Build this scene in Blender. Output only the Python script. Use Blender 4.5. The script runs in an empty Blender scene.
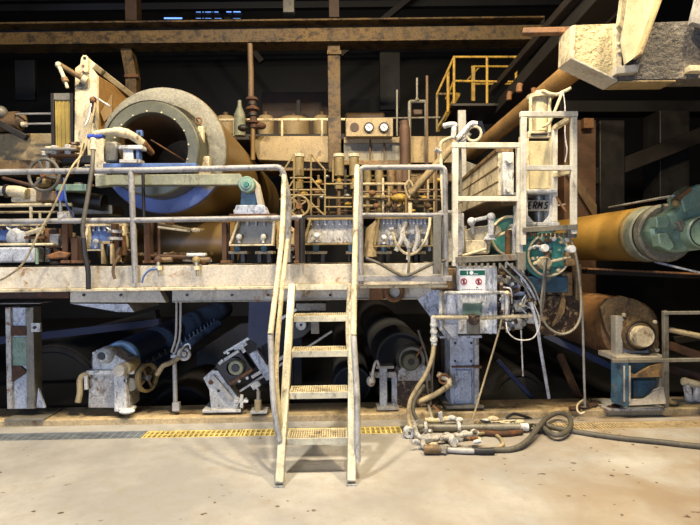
import bpy, bmesh, math, random
from mathutils import Vector, Matrix, Quaternion
random.seed(7)
R = math.radians
scn = bpy.context.scene
COL = scn.collection

# ---------------------------------------------------------------- camera
F = 520.0
YAW, PITCH, ROLL = R(-1.65), R(90 - 0.83), R(-0.55)
CAM = Vector((0, 0, 1.6))
CM = Matrix.Rotation(YAW, 3, 'Z') @ Matrix.Rotation(PITCH, 3, 'X') @ Matrix.Rotation(ROLL, 3, 'Z')
cd = bpy.data.cameras.new('camera')
cam = bpy.data.objects.new('camera', cd)
COL.objects.link(cam)
cam.location = CAM
cam.rotation_euler = CM.to_euler()
cd.sensor_width = 36
cd.lens = 36 * F / 700
cd.clip_end = 100
scn.camera = cam

# ---------------------------------------------------------------- world, lights, exposure
w = bpy.data.worlds.new('hall_air'); scn.world = w; w.use_nodes = True
bg = w.node_tree.nodes['Background']
bg.inputs[0].default_value = (0.35, 0.5, 1.0, 1); bg.inputs[1].default_value = 0.02

def area(name, loc, target, size, energy, color, sy=None, spread=180):
    ld = bpy.data.lights.new(name, 'AREA'); ld.energy = energy; ld.color = color
    ld.size = size
    if sy: ld.shape = 'RECTANGLE'; ld.size_y = sy
    ld.spread = R(spread)
    o = bpy.data.objects.new(name, ld); COL.objects.link(o)
    o.location = loc
    d = Vector(target) - Vector(loc)
    o.rotation_euler = d.to_track_quat('-Z', 'Y').to_euler()
    return o
WARM = (1.0, 0.76, 0.42)
area('hall_lamp_left', (-2.2, 2.5, 6.8), (-1.2, 4.6, 1.0), 0.35, 390, (1.0, 0.87, 0.68))
area('hall_lamp_right', (2.9, 2.6, 6.6), (2.0, 4.8, 1.0), 0.35, 350, (1.0, 0.80, 0.50))
area('hall_lamp_middle', (0.5, 2.2, 6.4), (0.4, 4.8, 1.4), 0.35, 330, (1.0, 0.84, 0.60))
area('machine_lamp', (0.2, 6.9, 5.6), (0.3, 8.4, 1.8), 0.6, 26, (1.0, 0.66, 0.26))
area('added_daylight_fill', (-3.4, -4.5, 1.5), (-0.6, 5, 0.9), 4.0, 430, (0.55, 0.68, 1.0), sy=2.4)  # unseen bluish fill added behind the camera to light the area under the deck
area('skylight', (-6.5, 10.5, 7.8), (-3.5, 10, 0), 1.5, 12, (0.3, 0.5, 1.0))
scn.view_settings.view_transform = 'Standard'
scn.view_settings.look = 'None'
scn.view_settings.exposure = 0.42
scn.view_settings.gamma = 1.0
scn.view_settings.use_curve_mapping = False

# ---------------------------------------------------------------- pixel helpers
def ray(x, y):
    return CM @ Vector(((x - 350) / F, (262.5 - y) / F, -1))
def P(x, y, Y):
    d = ray(x, y); return CAM + d * ((Y - CAM.y) / d.y)
def G(x, y, z=0.0):
    d = ray(x, y); return CAM + d * ((z - CAM.z) / d.z)
def S(Y): return Y / F
V = Vector

# ---------------------------------------------------------------- materials
def srgb(c):
    return tuple(((v / 255) / 12.92 if v / 255 <= 0.04045 else ((v / 255 + 0.055) / 1.055) ** 2.4) for v in c) + (1,)
RUSTC = (112, 66, 28)
DIRTC = (58, 48, 38)
def grime(name, base, rust=0.3, dirt=0.3, rough=0.6, metal=0.0, sc=5.0, bump=0.25, c2=RUSTC, c3=DIRTC, streak=True, var=0.25, coat=0.0, bsc=0, bd=0.01):
    m = bpy.data.materials.new(name); m.use_nodes = True
    nt = m.node_tree; N = nt.nodes; L = nt.links
    b = N['Principled BSDF']
    tc = N.new('ShaderNodeTexCoord')
    def noise(scale, det=6, rgh=0.6, vec=None, dist=0.0):
        n = N.new('ShaderNodeTexNoise'); n.inputs['Scale'].default_value = scale
        n.inputs['Detail'].default_value = det; n.inputs['Roughness'].default_value = rgh
        n.inputs['Distortion'].default_value = dist
        L.new(vec or tc.outputs['Object'], n.inputs['Vector']); return n
    def ramp(src, a, bb):
        r = N.new('ShaderNodeMapRange'); r.inputs[1].default_value = a; r.inputs[2].default_value = bb
        L.new(src, r.inputs[0]); return r.outputs[0]
    def mix(f, A, B, mode='MIX'):
        x = N.new('ShaderNodeMix'); x.data_type = 'RGBA'; x.blend_type = mode
        if isinstance(f, float): x.inputs[0].default_value = f
        else: L.new(f, x.inputs[0])
        if isinstance(A, tuple): x.inputs[6].default_value = A
        else: L.new(A, x.inputs[6])
        if isinstance(B, tuple): x.inputs[7].default_value = B
        else: L.new(B, x.inputs[7])
        return x.outputs[2]
    c = srgb(base)
    n0 = noise(sc * 0.6, 4)
    dark = tuple(v * (1 - var * 1.6) for v in c[:3]) + (1,)
    lite = tuple(min(1, v * (1 + var)) for v in c[:3]) + (1,)
    col = mix(ramp(n0.outputs[0], 0.3, 0.7), dark, lite)
    if dirt > 0:
        if streak:
            mp = N.new('ShaderNodeMapping'); mp.inputs['Scale'].default_value = (1, 1, 0.5)
            L.new(tc.outputs['Object'], mp.inputs[0])
            n1 = noise(sc * 2.4, 7, 0.72, mp.outputs[0], 0.4)
        else:
            n1 = noise(sc * 2.3, 6, 0.7)
        t = 0.66 - dirt * 0.3
        col = mix(ramp(n1.outputs[0], t, t + 0.16), col, srgb(c3))
    if rust > 0:
        n2 = noise(sc * 1.4, 9, 0.72, None, 0.6)
        t = 0.70 - rust * 0.32
        col = mix(ramp(n2.outputs[0], t, t + 0.07), col, srgb(c2))
    if dirt > 0.12:
        n4 = noise(sc * 9, 8, 0.8, None, 0.3)
        t = 0.68 - dirt * 0.3
        fr = ramp(n4.outputs[0], t, t + 0.12)
        mm = N.new('ShaderNodeMath'); mm.operation = 'MULTIPLY'; mm.inputs[1].default_value = 0.75
        L.new(fr, mm.inputs[0]); col = mix(mm.outputs[0], col, srgb(c3))
    n5 = noise(42, 5, 0.85)
    fv = N.new('ShaderNodeMapRange'); fv.inputs[1].default_value = 0.38; fv.inputs[2].default_value = 0.62; fv.inputs[3].default_value = 1 - 0.28*min(1, dirt*2); fv.inputs[4].default_value = 1.0 + 0.22*min(1, dirt*2)
    L.new(n5.outputs[0], fv.inputs[0])
    vv = N.new('ShaderNodeVectorMath'); vv.operation = 'SCALE'; L.new(col, vv.inputs[0]); L.new(fv.outputs[0], vv.inputs['Scale']); col = vv.outputs[0]
    n3 = noise(bsc or sc * 14, 4, 0.7)
    L.new(col, b.inputs['Base Color'])
    b.inputs['Metallic'].default_value = metal
    rr = N.new('ShaderNodeMapRange'); rr.inputs[3].default_value = max(0.05, rough - 0.18); rr.inputs[4].default_value = min(1, rough + 0.2)
    L.new(n0.outputs[0], rr.inputs[0]); L.new(rr.outputs[0], b.inputs['Roughness'])
    b.inputs['Coat Weight'].default_value = coat
    if bump > 0:
        bn = N.new('ShaderNodeBump'); bn.inputs['Strength'].default_value = bump; bn.inputs['Distance'].default_value = bd
        L.new(n3.outputs[0], bn.inputs['Height']); L.new(bn.outputs[0], b.inputs['Normal'])
    return m

M = {}
def mk(k, *a, **kw): M[k] = grime(k, *a, **kw)
mk('cream', (198, 184, 150), 0.28, 0.42)
mk('cream_clean', (186, 174, 138), 0.14, 0.28)
mk('ladder', (198, 192, 166), 0.2, 0.3, sc=7)
mk('galv', (168, 166, 160), 0.18, 0.35, rough=0.5, metal=0.15)
mk('galv_dark', (120, 116, 104), 0.25, 0.35, rough=0.5, metal=0.3)
mk('white', (196, 196, 192), 0.28, 0.45, sc=9, c3=(70, 62, 52))
mk('white_dirty', (176, 174, 168), 0.42, 0.5, sc=10, c3=(74, 64, 52))
mk('whiteblue', (178, 184, 194), 0.26, 0.48, sc=8, c3=(70, 74, 88))
mk('deckpaint', (180, 172, 154), 0.3, 0.34, sc=2.6, c2=(140, 98, 50), c3=(116, 98, 74))
mk('beige', (156, 136, 98), 0.25, 0.42, sc=2.8, c3=(84, 66, 44))
mk('beige_rust', (128, 102, 64), 0.46, 0.6, sc=5, c2=(80, 52, 28))
mk('tan', (116, 92, 52), 0.05, 0.15, rough=0.42, sc=1.6, bump=0.05, c2=(96, 70, 36))
mk('tan_dark', (92, 70, 42), 0.25, 0.4, sc=3.5)
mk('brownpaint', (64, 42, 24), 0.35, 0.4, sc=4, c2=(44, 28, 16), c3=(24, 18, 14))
mk('rust', (70, 44, 28), 0.5, 0.5, sc=6, rough=0.85, c2=(104, 60, 28))
mk('rust_orange', (116, 78, 44), 0.4, 0.5, sc=5, rough=0.8, c2=(80, 50, 28))
mk('rust_black', (58, 40, 30), 0.55, 0.6, sc=12, rough=0.45, c2=(158, 134, 96), c3=(12, 10, 9))
mk('teal', (48, 112, 104), 0.36, 0.42, sc=11, rough=0.4, c2=(140, 104, 64))
mk('teal_pale', (112, 136, 118), 0.28, 0.35, sc=7, rough=0.35, c2=(110, 94, 64))
mk('tealblue', (54, 88, 106), 0.4, 0.45, sc=9, rough=0.4, c2=(110, 92, 66))
mk('blue', (74, 100, 150), 0.2, 0.4, sc=7, rough=0.5, c3=(40, 48, 66))
mk('blue_valve', (40, 66, 160), 0.1, 0.15, rough=0.35, sc=10)
mk('blue_light', (150, 190, 226), 0.02, 0.1, rough=0.4)
mk('roll_navy', (42, 66, 118), 0.03, 0.2, rough=0.3, sc=3, bump=0.03, c3=(26, 30, 40))
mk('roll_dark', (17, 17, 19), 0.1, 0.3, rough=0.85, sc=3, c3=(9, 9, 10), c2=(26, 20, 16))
mk('flange', (116, 112, 96), 0.3, 0.5, sc=5, streak=False, c2=(110, 88, 56), c3=(76, 74, 66))
mk('ring', (90, 90, 74), 0.15, 0.25, rough=0.4, sc=4, streak=False, metal=0.2)
mk('steel', (150, 148, 140), 0.1, 0.2, rough=0.35, metal=0.6)
mk('steel_dark', (46, 43, 40), 0.25, 0.3, rough=0.5, metal=0.4, c2=(70, 44, 24), c3=(20, 18, 16))
mk('steel_shiny', (190, 186, 176), 0.05, 0.15, rough=0.28, metal=0.7)
mk('rubber', (30, 30, 32), 0.05, 0.2, rough=0.55, bump=0.1, c3=(66, 60, 52))
mk('rubber_grey', (84, 80, 70), 0.1, 0.35, rough=0.6, c3=(50, 44, 36))
mk('hose_cream', (160, 144, 110), 0.25, 0.42, rough=0.6)
mk('yellow', (164, 130, 44), 0.3, 0.45, sc=7)
mk('yellow_pale', (128, 110, 70), 0.28, 0.4, sc=8, c2=(84, 58, 32))
mk('yellow_roll', (148, 114, 52), 0.0, 0.2, rough=0.36, sc=1.4, bump=0.03, c3=(106, 80, 38))
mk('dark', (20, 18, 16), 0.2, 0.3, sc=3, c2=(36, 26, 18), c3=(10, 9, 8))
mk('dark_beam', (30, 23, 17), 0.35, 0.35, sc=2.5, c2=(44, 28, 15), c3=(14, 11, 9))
mk('beam', (104, 80, 40), 0.42, 0.6, sc=2.6, c2=(40, 25, 13), c3=(30, 21, 12), streak=False)
mk('beam_plaster', (190, 174, 130), 0.15, 0.25, sc=5, bump=1.0, streak=False, c2=(120, 92, 46), c3=(120, 112, 94), bsc=22, bd=0.05)
mk('gauge_face', (236, 234, 222), 0.0, 0.05, rough=0.4)
mk('black', (16, 15, 14), 0.0, 0.0, rough=0.5)
mk('sign_white', (228, 230, 232), 0.03, 0.12, rough=0.4)
mk('sign_green', (20, 92, 74), 0.0, 0.1, rough=0.4)
mk('sign_red', (176, 44, 44), 0.0, 0.1, rough=0.4)
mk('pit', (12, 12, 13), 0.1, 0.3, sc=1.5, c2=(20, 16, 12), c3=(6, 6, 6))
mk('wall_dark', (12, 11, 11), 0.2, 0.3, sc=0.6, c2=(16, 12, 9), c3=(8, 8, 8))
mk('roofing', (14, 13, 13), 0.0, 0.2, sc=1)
mk('kerb', (178, 158, 120), 0.4, 0.45, sc=2.6, streak=False, c2=(110, 78, 42), c3=(120, 106, 84), rough=0.8, bump=0.6)
mk('cab_yellow', (164, 140, 66), 0.15, 0.25, sc=6)
mk('sheet_grey', (128, 122, 104), 0.2, 0.35, sc=6)
mk('standpipe_brown', (76, 50, 28), 0.3, 0.4, sc=6, c2=(52, 32, 18))
mk('frame_cream', (196, 190, 172), 0.14, 0.28, rough=0.5, sc=7)
mk('rail_grey', (140, 138, 136), 0.2, 0.4, rough=0.5, metal=0.15)
mk('arm_paint', (122, 124, 104), 0.25, 0.35, sc=6, c2=(120, 96, 60))
mk('tan_pipe', (146, 112, 64), 0.2, 0.3, sc=4, c2=(96, 64, 34))
mk('drum_rust', (128, 92, 54), 0.4, 0.5, sc=4, rough=0.7, c2=(78, 48, 26), c3=(58, 42, 28))
mk('deep_blue', (16, 26, 60), 0.1, 0.3, sc=5, c3=(14, 16, 24))
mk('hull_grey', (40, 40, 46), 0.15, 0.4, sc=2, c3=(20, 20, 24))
mk('grate_dark', (132, 138, 142), 0.15, 0.2, rough=0.5, metal=0.2, sc=8)
mk('grate_yellow', (214, 194, 120), 0.12, 0.15, rough=0.5, sc=8)

def concrete():
    m = bpy.data.materials.new('concrete_floor'); m.use_nodes = True
    nt = m.node_tree; N = nt.nodes; L = nt.links; b = N['Principled BSDF']
    tc = N.new('ShaderNodeTexCoord')
    def noise(scale, det, rgh, dist=0):
        n = N.new('ShaderNodeTexNoise'); n.inputs['Scale'].default_value = scale; n.inputs['Detail'].default_value = det
        n.inputs['Roughness'].default_value = rgh; n.inputs['Distortion'].default_value = dist
        L.new(tc.outputs['Object'], n.inputs['Vector']); return n.outputs[0]
    def rng(s, a, bb, lo=0, hi=1):
        r = N.new('ShaderNodeMapRange'); r.inputs[1].default_value = a; r.inputs[2].default_value = bb
        r.inputs[3].default_value = lo; r.inputs[4].default_value = hi; L.new(s, r.inputs[0]); return r.outputs[0]
    def mix(f, A, B):
        x = N.new('ShaderNodeMix'); x.data_type = 'RGBA'; L.new(f, x.inputs[0])
        for k, q in ((6, A), (7, B)):
            if isinstance(q, tuple): x.inputs[k].default_value = q
            else: L.new(q, x.inputs[k])
        return x.outputs[2]
    c = mix(rng(noise(0.9, 5, 0.6), 0.38, 0.62), srgb((138, 137, 135)), srgb((168, 166, 161)))
    # ochre tint broken up by noise, stronger towards the right
    sep = N.new('ShaderNodeSeparateXYZ'); L.new(tc.outputs['Object'], sep.inputs[0])
    gx = rng(sep.outputs[0], -0.2, 2.6, 0, 0.75)
    mu = N.new('ShaderNodeMath'); mu.operation = 'MULTIPLY'
    L.new(gx, mu.inputs[0]); L.new(rng(noise(1.6, 6, 0.6, 0.5), 0.3, 0.62), mu.inputs[1])
    c = mix(mu.outputs[0], c, srgb((124, 98, 58)))
    c = mix(rng(noise(3.2, 7, 0.65, 0.4), 0.56, 0.75, 0, 0.45), c, srgb((136, 120, 96)))
    c = mix(rng(noise(60, 3, 0.6), 0.62, 0.72, 0, 0.35), c, srgb((120, 104, 84)))
    c = mix(rng(noise(11, 8, 0.8), 0.45, 0.7, 0, 0.4), c, srgb((128, 118, 100)))
    sp = N.new('ShaderNodeMath'); sp.operation = 'MULTIPLY'
    L.new(rng(noise(17, 2, 0.4), 0.70, 0.73), sp.inputs[0]); L.new(rng(noise(0.8, 3, 0.5), 0.46, 0.56), sp.inputs[1])
    c = mix(sp.outputs[0], c, srgb((74, 58, 44)))
    L.new(c, b.inputs['Base Color']); b.inputs['Roughness'].default_value = 0.72
    bn = N.new('ShaderNodeBump'); bn.inputs['Strength'].default_value = 0.25; bn.inputs['Distance'].default_value = 0.01
    L.new(noise(35, 6, 0.7), bn.inputs['Height']); L.new(bn.outputs[0], b.inputs['Normal'])
    return m
M['concrete'] = concrete()
def tint_below(src, new, zlevel, col):
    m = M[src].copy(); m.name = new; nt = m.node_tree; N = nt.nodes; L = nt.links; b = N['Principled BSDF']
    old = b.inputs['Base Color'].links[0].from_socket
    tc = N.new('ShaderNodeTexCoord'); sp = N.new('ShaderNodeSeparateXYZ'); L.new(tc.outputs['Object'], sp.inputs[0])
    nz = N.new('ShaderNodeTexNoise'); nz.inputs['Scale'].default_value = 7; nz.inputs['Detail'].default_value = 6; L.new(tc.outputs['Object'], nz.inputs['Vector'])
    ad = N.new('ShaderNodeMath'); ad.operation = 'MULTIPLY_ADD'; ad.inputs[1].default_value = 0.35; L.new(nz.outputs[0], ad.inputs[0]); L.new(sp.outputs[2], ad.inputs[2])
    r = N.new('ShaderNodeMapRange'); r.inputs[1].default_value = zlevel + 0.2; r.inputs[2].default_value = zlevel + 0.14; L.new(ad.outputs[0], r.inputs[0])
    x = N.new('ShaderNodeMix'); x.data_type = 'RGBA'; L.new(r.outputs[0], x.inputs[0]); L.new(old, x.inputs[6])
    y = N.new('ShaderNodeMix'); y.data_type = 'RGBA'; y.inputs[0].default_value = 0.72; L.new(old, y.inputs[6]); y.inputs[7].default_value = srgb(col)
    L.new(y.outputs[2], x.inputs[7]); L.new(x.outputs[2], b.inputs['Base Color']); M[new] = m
mk('beam_grey', (100, 94, 86), 0.28, 0.35, sc=4, bump=1.0, streak=False, c2=(170, 150, 96), c3=(74, 74, 78), bsc=22, bd=0.05)
tint_below('flange', 'flange_blue_lit', 0.27, (52, 86, 160))  # bluish daylight on the lower flange, mixed into its base colour

def emit(name, col, s):
    m = bpy.data.materials.new(name); m.use_nodes = True; b = m.node_tree.nodes['Principled BSDF']
    b.inputs['Base Color'].default_value = srgb(col); b.inputs['Emission Color'].default_value = srgb(col); b.inputs['Emission Strength'].default_value = s
    return m
M['window_glass'] = emit('daylit_glass', (120, 170, 255), 1.3)

# ---------------------------------------------------------------- mesh builder
class MB:
    def __init__(s): s.bm = bmesh.new()
    def face(s, vs):
        try: return s.bm.faces.new(vs)
        except ValueError: return None
    def hexa(s, c):
        v = [s.bm.verts.new(p) for p in c]
        for f in ((0,3,2,1),(4,5,6,7),(0,1,5,4),(1,2,6,5),(2,3,7,6),(3,0,4,7)): s.face([v[i] for i in f])
        return s
    def box(s, a, b):
        x0,x1 = sorted((a[0],b[0])); y0,y1 = sorted((a[1],b[1])); z0,z1 = sorted((a[2],b[2]))
        return s.hexa([(x0,y0,z0),(x1,y0,z0),(x1,y1,z0),(x0,y1,z0),(x0,y0,z1),(x1,y0,z1),(x1,y1,z1),(x0,y1,z1)])
    def bar(s, p, q, wdt, dep, up=None):
        """rectangular bar p->q; wdt across in the plane seen from the front, dep along the view"""
        p, q = V(p), V(q); d = (q - p).normalized()
        n = V(up) if up is not None else V((0, 1, 0))
        n = (n - d * n.dot(d))
        if n.length < 1e-4: n = V((1, 0, 0)) - d * d.x
        n.normalize(); u = d.cross(n)
        a = u * wdt / 2; b = n * dep / 2
        return s.hexa([p-a-b, p+a-b, p+a+b, p-a+b, q-a-b, q+a-b, q+a+b, q-a+b])
    def tube(s, pts, r, seg=10, cap=True):
        pts = [V(p) for p in pts]; n = len(pts)
        rs = r if isinstance(r, (list, tuple)) else [r] * n
        t0 = (pts[1] - pts[0]).normalized()
        ref = V((0, 0, 1)) if abs(t0.z) < 0.9 else V((0, 1, 0))
        nrm = (ref - t0 * ref.dot(t0)).normalized()
        rings = []; prev = t0
        for i, p in enumerate(pts):
            t = ((pts[min(i+1, n-1)] - pts[max(i-1, 0)])).normalized()
            ax = prev.cross(t)
            if ax.length > 1e-6:
                nrm = Quaternion(ax.normalized(), prev.angle(t)) @ nrm
            nrm = (nrm - t * nrm.dot(t)).normalized(); bb = t.cross(nrm); prev = t
            rings.append([s.bm.verts.new(p + (nrm * math.cos(2*math.pi*k/seg) + bb * math.sin(2*math.pi*k/seg)) * rs[i]) for k in range(seg)])
        for i in range(n-1):
            for k in range(seg):
                s.face([rings[i][k], rings[i][(k+1)%seg], rings[i+1][(k+1)%seg], rings[i+1][k]])
        if cap: s.face(list(reversed(rings[0]))); s.face(rings[-1])
        return s
    def cyl(s, p, q, r, r2=None, seg=16):
        return s.tube([p, q], [r, r if r2 is None else r2], seg)
    def lathe(s, p, axis, prof, seg=40):
        """prof: list of (distance along axis, radius)"""
        p = V(p); a = V(axis).normalized()
        ref = V((0,0,1)) if abs(a.z) < 0.9 else V((1,0,0))
        u = (ref - a*ref.dot(a)).normalized(); v = a.cross(u)
        rings = []
        for d, r in prof:
            if r < 1e-5: rings.append([s.bm.verts.new(p + a*d)])
            else: rings.append([s.bm.verts.new(p + a*d + (u*math.cos(2*math.pi*k/seg) + v*math.sin(2*math.pi*k/seg))*r) for k in range(seg)])
        for A, B in zip(rings[:-1], rings[1:]):
            for k in range(seg):
                k2 = (k+1) % seg
                if len(A) == 1 and len(B) == 1: continue
                if len(A) == 1: s.face([A[0], B[k2], B[k]])
                elif len(B) == 1: s.face([A[k], A[k2], B[0]])
                else: s.face([A[k], A[k2], B[k2], B[k]])
        return s
    def prism(s, pts, d):
        pts = [V(p) for p in pts]; d = V(d)
        a = [s.bm.verts.new(p) for p in pts]; b = [s.bm.verts.new(p + d) for p in pts]
        n = len(pts)
        s.face(a); s.face(list(reversed(b)))
        for i in range(n): s.face([a[i], b[i], b[(i+1)%n], a[(i+1)%n]])
        return s
    def torus(s, c, axis, RR, r, seg=32, seg2=8, arc=1.0, start=0.0):
        c = V(c); a = V(axis).normalized()
        ref = V((0,0,1)) if abs(a.z) < 0.9 else V((1,0,0))
        u = (ref - a*ref.dot(a)).normalized(); v = a.cross(u)
        n = int(seg*arc) + (0 if arc == 1 else 1); rings = []
        for i in range(n):
            t = start + 2*math.pi*i/seg
            o = u*math.cos(t) + v*math.sin(t)
            rings.append([s.bm.verts.new(c + o*(RR + r*math.cos(2*math.pi*k/seg2)) + a*(r*math.sin(2*math.pi*k/seg2))) for k in range(seg2)])
        for i in range(n if arc == 1 else n-1):
            A = rings[i]; B = rings[(i+1)%n]
            for k in range(seg2): s.face([A[k], B[k], B[(k+1)%seg2], A[(k+1)%seg2]])
        return s
    def ball(s, c, r, sz=(1,1,1), seg=12):
        c = V(c)
        prof = [(-math.cos(math.pi*i/8), math.sin(math.pi*i/8)) for i in range(9)]
        rings = []
        for z, q in prof:
            if q < 1e-5: rings.append([s.bm.verts.new(c + V((0,0,z*r*sz[2])))])
            else: rings.append([s.bm.verts.new(c + V((q*r*sz[0]*math.cos(2*math.pi*k/seg), q*r*sz[1]*math.sin(2*math.pi*k/seg), z*r*sz[2]))) for k in range(seg)])
        for A, B in zip(rings[:-1], rings[1:]):
            for k in range(seg):
                k2 = (k+1)%seg
                if len(A) == 1: s.face([A[0], B[k2], B[k]])
                elif len(B) == 1: s.face([A[k], A[k2], B[0]])
                else: s.face([A[k], A[k2], B[k2], B[k]])
        return s
    # ---- pixel-measured versions (all at true depth Y)
    def pb(s, x0, y0, x1, y1, Y, dep):
        a = P(x0, y1, Y); b = P(x1, y0, Y)
        return s.box((a.x, Y, a.z), (b.x, Y+dep, b.z))
    def pt(s, pts, r, seg=10): return s.tube([P(*p) for p in pts], r, seg)
    def ps(s, pts, r, seg=10, n=6): return s.tube(smooth([P(*p) for p in pts], n), r, seg)
    def pp(s, pts, Y, dep): return s.prism([P(x, y, Y) for x, y in pts], (0, dep, 0))
    def pc(s, x, y, Y, dep, r, r2=None, seg=20):
        c = P(x, y, Y); return s.cyl(c, c + V((0, dep, 0)), r, r2, seg)
    def pbar(s, p, q, wdt, dep): return s.bar(P(*p), P(*q), wdt, dep)
    def hexbolt(s, c, r=0.014, d=0.018, axis=(0,-1,0)):
        c = V(c); a = V(axis).normalized()
        return s.cyl(c, c + a*d, r, None, 6)

def smooth(pts, n=6):
    out = []
    P0 = [V(p) for p in pts]; L = [P0[0]*2 - P0[1]] + P0 + [P0[-1]*2 - P0[-2]]
    for i in range(1, len(L)-2):
        a, b, c, d = L[i-1:i+3]
        for k in range(n):
            t = k/n
            out.append(0.5*((2*b) + (c-a)*t + (2*a-5*b+4*c-d)*t*t + (3*b-a-3*c+d)*t**3))
    out.append(L[-2]); return out
def roundc(pts, rad, n=5):
    """polyline with rounded corners"""
    pts = [V(p) for p in pts]; out = [pts[0]]
    for i in range(1, len(pts)-1):
        a, b, c = pts[i-1:i+2]
        d1 = (a-b); d2 = (c-b); q = min(rad, d1.length/2, d2.length/2)
        p1 = b + d1.normalized()*q; p2 = b + d2.normalized()*q
        for k in range(n+1):
            t = k/n; out.append(p1*(1-t)**2 + b*2*t*(1-t) + p2*t*t)
    out.append(pts[-1]); return out

# ---------------------------------------------------------------- objects
def worldloc(o):
    l = V((0,0,0))
    while o: l = l + o.location; o = o.parent
    return l
def link(name, mb, mat, parent=None, bevel=0.0, ang=38, origin=None):
    me = bpy.data.meshes.new(name)
    bmesh.ops.recalc_face_normals(mb.bm, faces=mb.bm.faces[:])
    off = worldloc(parent) if parent else V((0,0,0))
    if parent is None:
        vs = [v.co for v in mb.bm.verts]
        off = origin if origin is not None else V(((min(v.x for v in vs)+max(v.x for v in vs))/2, (min(v.y for v in vs)+max(v.y for v in vs))/2, min(v.z for v in vs)))
    bmesh.ops.translate(mb.bm, verts=mb.bm.verts[:], vec=-off)
    for f in mb.bm.faces: f.smooth = True
    mb.bm.to_mesh(me); mb.bm.free()
    me.set_sharp_from_angle(angle=R(ang))
    me.materials.append(M[mat] if isinstance(mat, str) else mat)
    o = bpy.data.objects.new(name, me); COL.objects.link(o)
    if parent: o.parent = parent
    else: o.location = off
    if bevel > 0:
        md = o.modifiers.new('edge_bevel', 'BEVEL'); md.width = bevel; md.segments = 2; md.limit_method = 'ANGLE'; md.angle_limit = R(50)
        md.harden_normals = False
    return o
def tag(o, label, cat, group=None):
    o['label'] = label; o['category'] = cat
    if group: o['group'] = group
    return o
def thing(name, label, cat, loc, group=None):
    o = bpy.data.objects.new(name, None); COL.objects.link(o)
    o.location = V(loc); o.empty_display_size = 0.1
    return tag(o, label, cat, group)
def part(name, parent, mb, mat, bevel=0.0, label=None):
    o = link(name, mb, mat, parent, bevel)
    if label: o['label'] = label
    return o
def solo(name, mb, mat, label, cat, group=None, bevel=0.0):
    return tag(link(name, mb, mat, None, bevel), label, cat, group)
def struct(name, mb, mat, bevel=0.0, parent=None):
    o = link(name, mb, mat, parent, bevel); o['kind'] = 'structure'; return o
def copy_tree(o, loc=None, parent=None, label=None, scale=None):
    c = o.copy(); COL.objects.link(c)
    if parent is not None: c.parent = parent
    if loc is not None: c.location = loc
    if scale is not None: c.scale = scale
    if label: c['label'] = label
    for ch in list(o.children): copy_tree(ch, parent=c)
    return c

# ================================================================= THE SETTING
DZ = 1.515                                     # walkway deck height
struct('floor', MB().box((-13,-8,-0.25),(13,4.62,0)).box((-13,4.82,-0.25),(13,5.0,0)), 'concrete')
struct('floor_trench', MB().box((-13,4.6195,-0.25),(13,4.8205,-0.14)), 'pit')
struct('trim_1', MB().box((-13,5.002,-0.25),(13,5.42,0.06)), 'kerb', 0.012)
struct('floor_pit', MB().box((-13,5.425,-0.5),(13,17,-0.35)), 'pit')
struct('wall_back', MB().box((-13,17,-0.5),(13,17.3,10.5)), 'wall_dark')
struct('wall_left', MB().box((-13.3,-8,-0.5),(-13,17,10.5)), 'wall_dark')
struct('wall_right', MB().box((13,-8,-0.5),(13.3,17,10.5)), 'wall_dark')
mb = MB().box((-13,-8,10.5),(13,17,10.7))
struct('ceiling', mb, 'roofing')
# skylit window strip high on the back wall
wf = MB(); a = P(192, 26, 16.97); b = P(243, 1, 16.97)
for z in (a.z, a.z+(b.z-a.z)*.33, a.z+(b.z-a.z)*.66, b.z): wf.box((a.x,16.88,z-.03),(b.x,16.99,z+.03))
for k in range(6):
    x = a.x+(b.x-a.x)*k/5; wf.box((x-.02,16.89,a.z),(x+.02,16.99,b.z))
wfo = struct('window_1', wf, 'dark')
gl = MB()
for k, (y0, y1) in enumerate(((2.5,4.2),(8,12),(17,18.2))):
    for j in range(5):
        x0 = 195+9.2*j; gl.pb(x0+1, y0, x0+ (8.6 if k else 6.5+j%2), y1, 16.93, .02)
struct('window_pane', gl, 'window_glass', parent=wfo)
for k,(x0,y0,x1,y1) in enumerate(((160,8,176,9.5),(164,17.5,182,18.7))):
    f = MB().pb(x0-3,y0-3,x1+3,y1+3,16.95,.04); fo = struct('window_%d'%(k+2), f, 'dark')
    struct('window_pane', MB().pb(x0,y0,x1,y1,16.93,.02), 'window_glass', parent=fo)

# ================================================================= DRAIN GRATES
def grate(x0, x1, mat, label, step, run):
    a = G(x0, 431, 0).x; b = G(x1, 431, 0).x
    t = thing('drain_grate', label, 'drain grate', ((a+b)/2, 4.68, -0.06), 'drain grates along the kerb')
    part('frame', t, MB().box((a,4.625,-.03),(b,4.64,-.002)).box((a,4.80,-.03),(b,4.815,-.002)).box((a,4.64,-.03),(a+.012,4.80,-.002)).box((b-.012,4.64,-.03),(b,4.80,-.002)), mat)
    m = MB()
    if run:
        for k in range(4):
            y = 4.66+.037*k; m.box((a+.013,y,-.03),(b-.013,y+.011,-.003))
        x = a+.03
        while x < b-.03: m.box((x,4.641,-.028),(x+.012,4.799,-.0045)); x += .07
    else:
        x = a+.03
        while x < b-.03: m.box((x,4.641,-.03),(x+.016,4.799,-.002)); x += step
        m.box((a+.013,4.715,-.028),(b-.013,4.727,-.0045))
    part('grille_bars', t, m, mat)
grate(-240, 147, 'grate_dark', 'dark grey drain grate at the left, beside the yellow ones', .04, True)
grate(148, 241, 'grate_yellow', 'yellow drain grate joining the dark grey one, left of the ladder', .046, False)
grate(242, 330, 'grate_yellow', 'yellow drain grate passing behind the ladder foot', .046, False)
grate(331, 402, 'grate_yellow', 'yellow drain grate between the ladder and the heap of hoses', .046, False)
grate(403, 545, 'galv_dark', 'dirty drain grate lying under the heap of floor hoses', .036, False)
grate(546, 940, 'kerb', 'mud-filled brown drain grate at the right under the black hose', .03, False)

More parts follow.
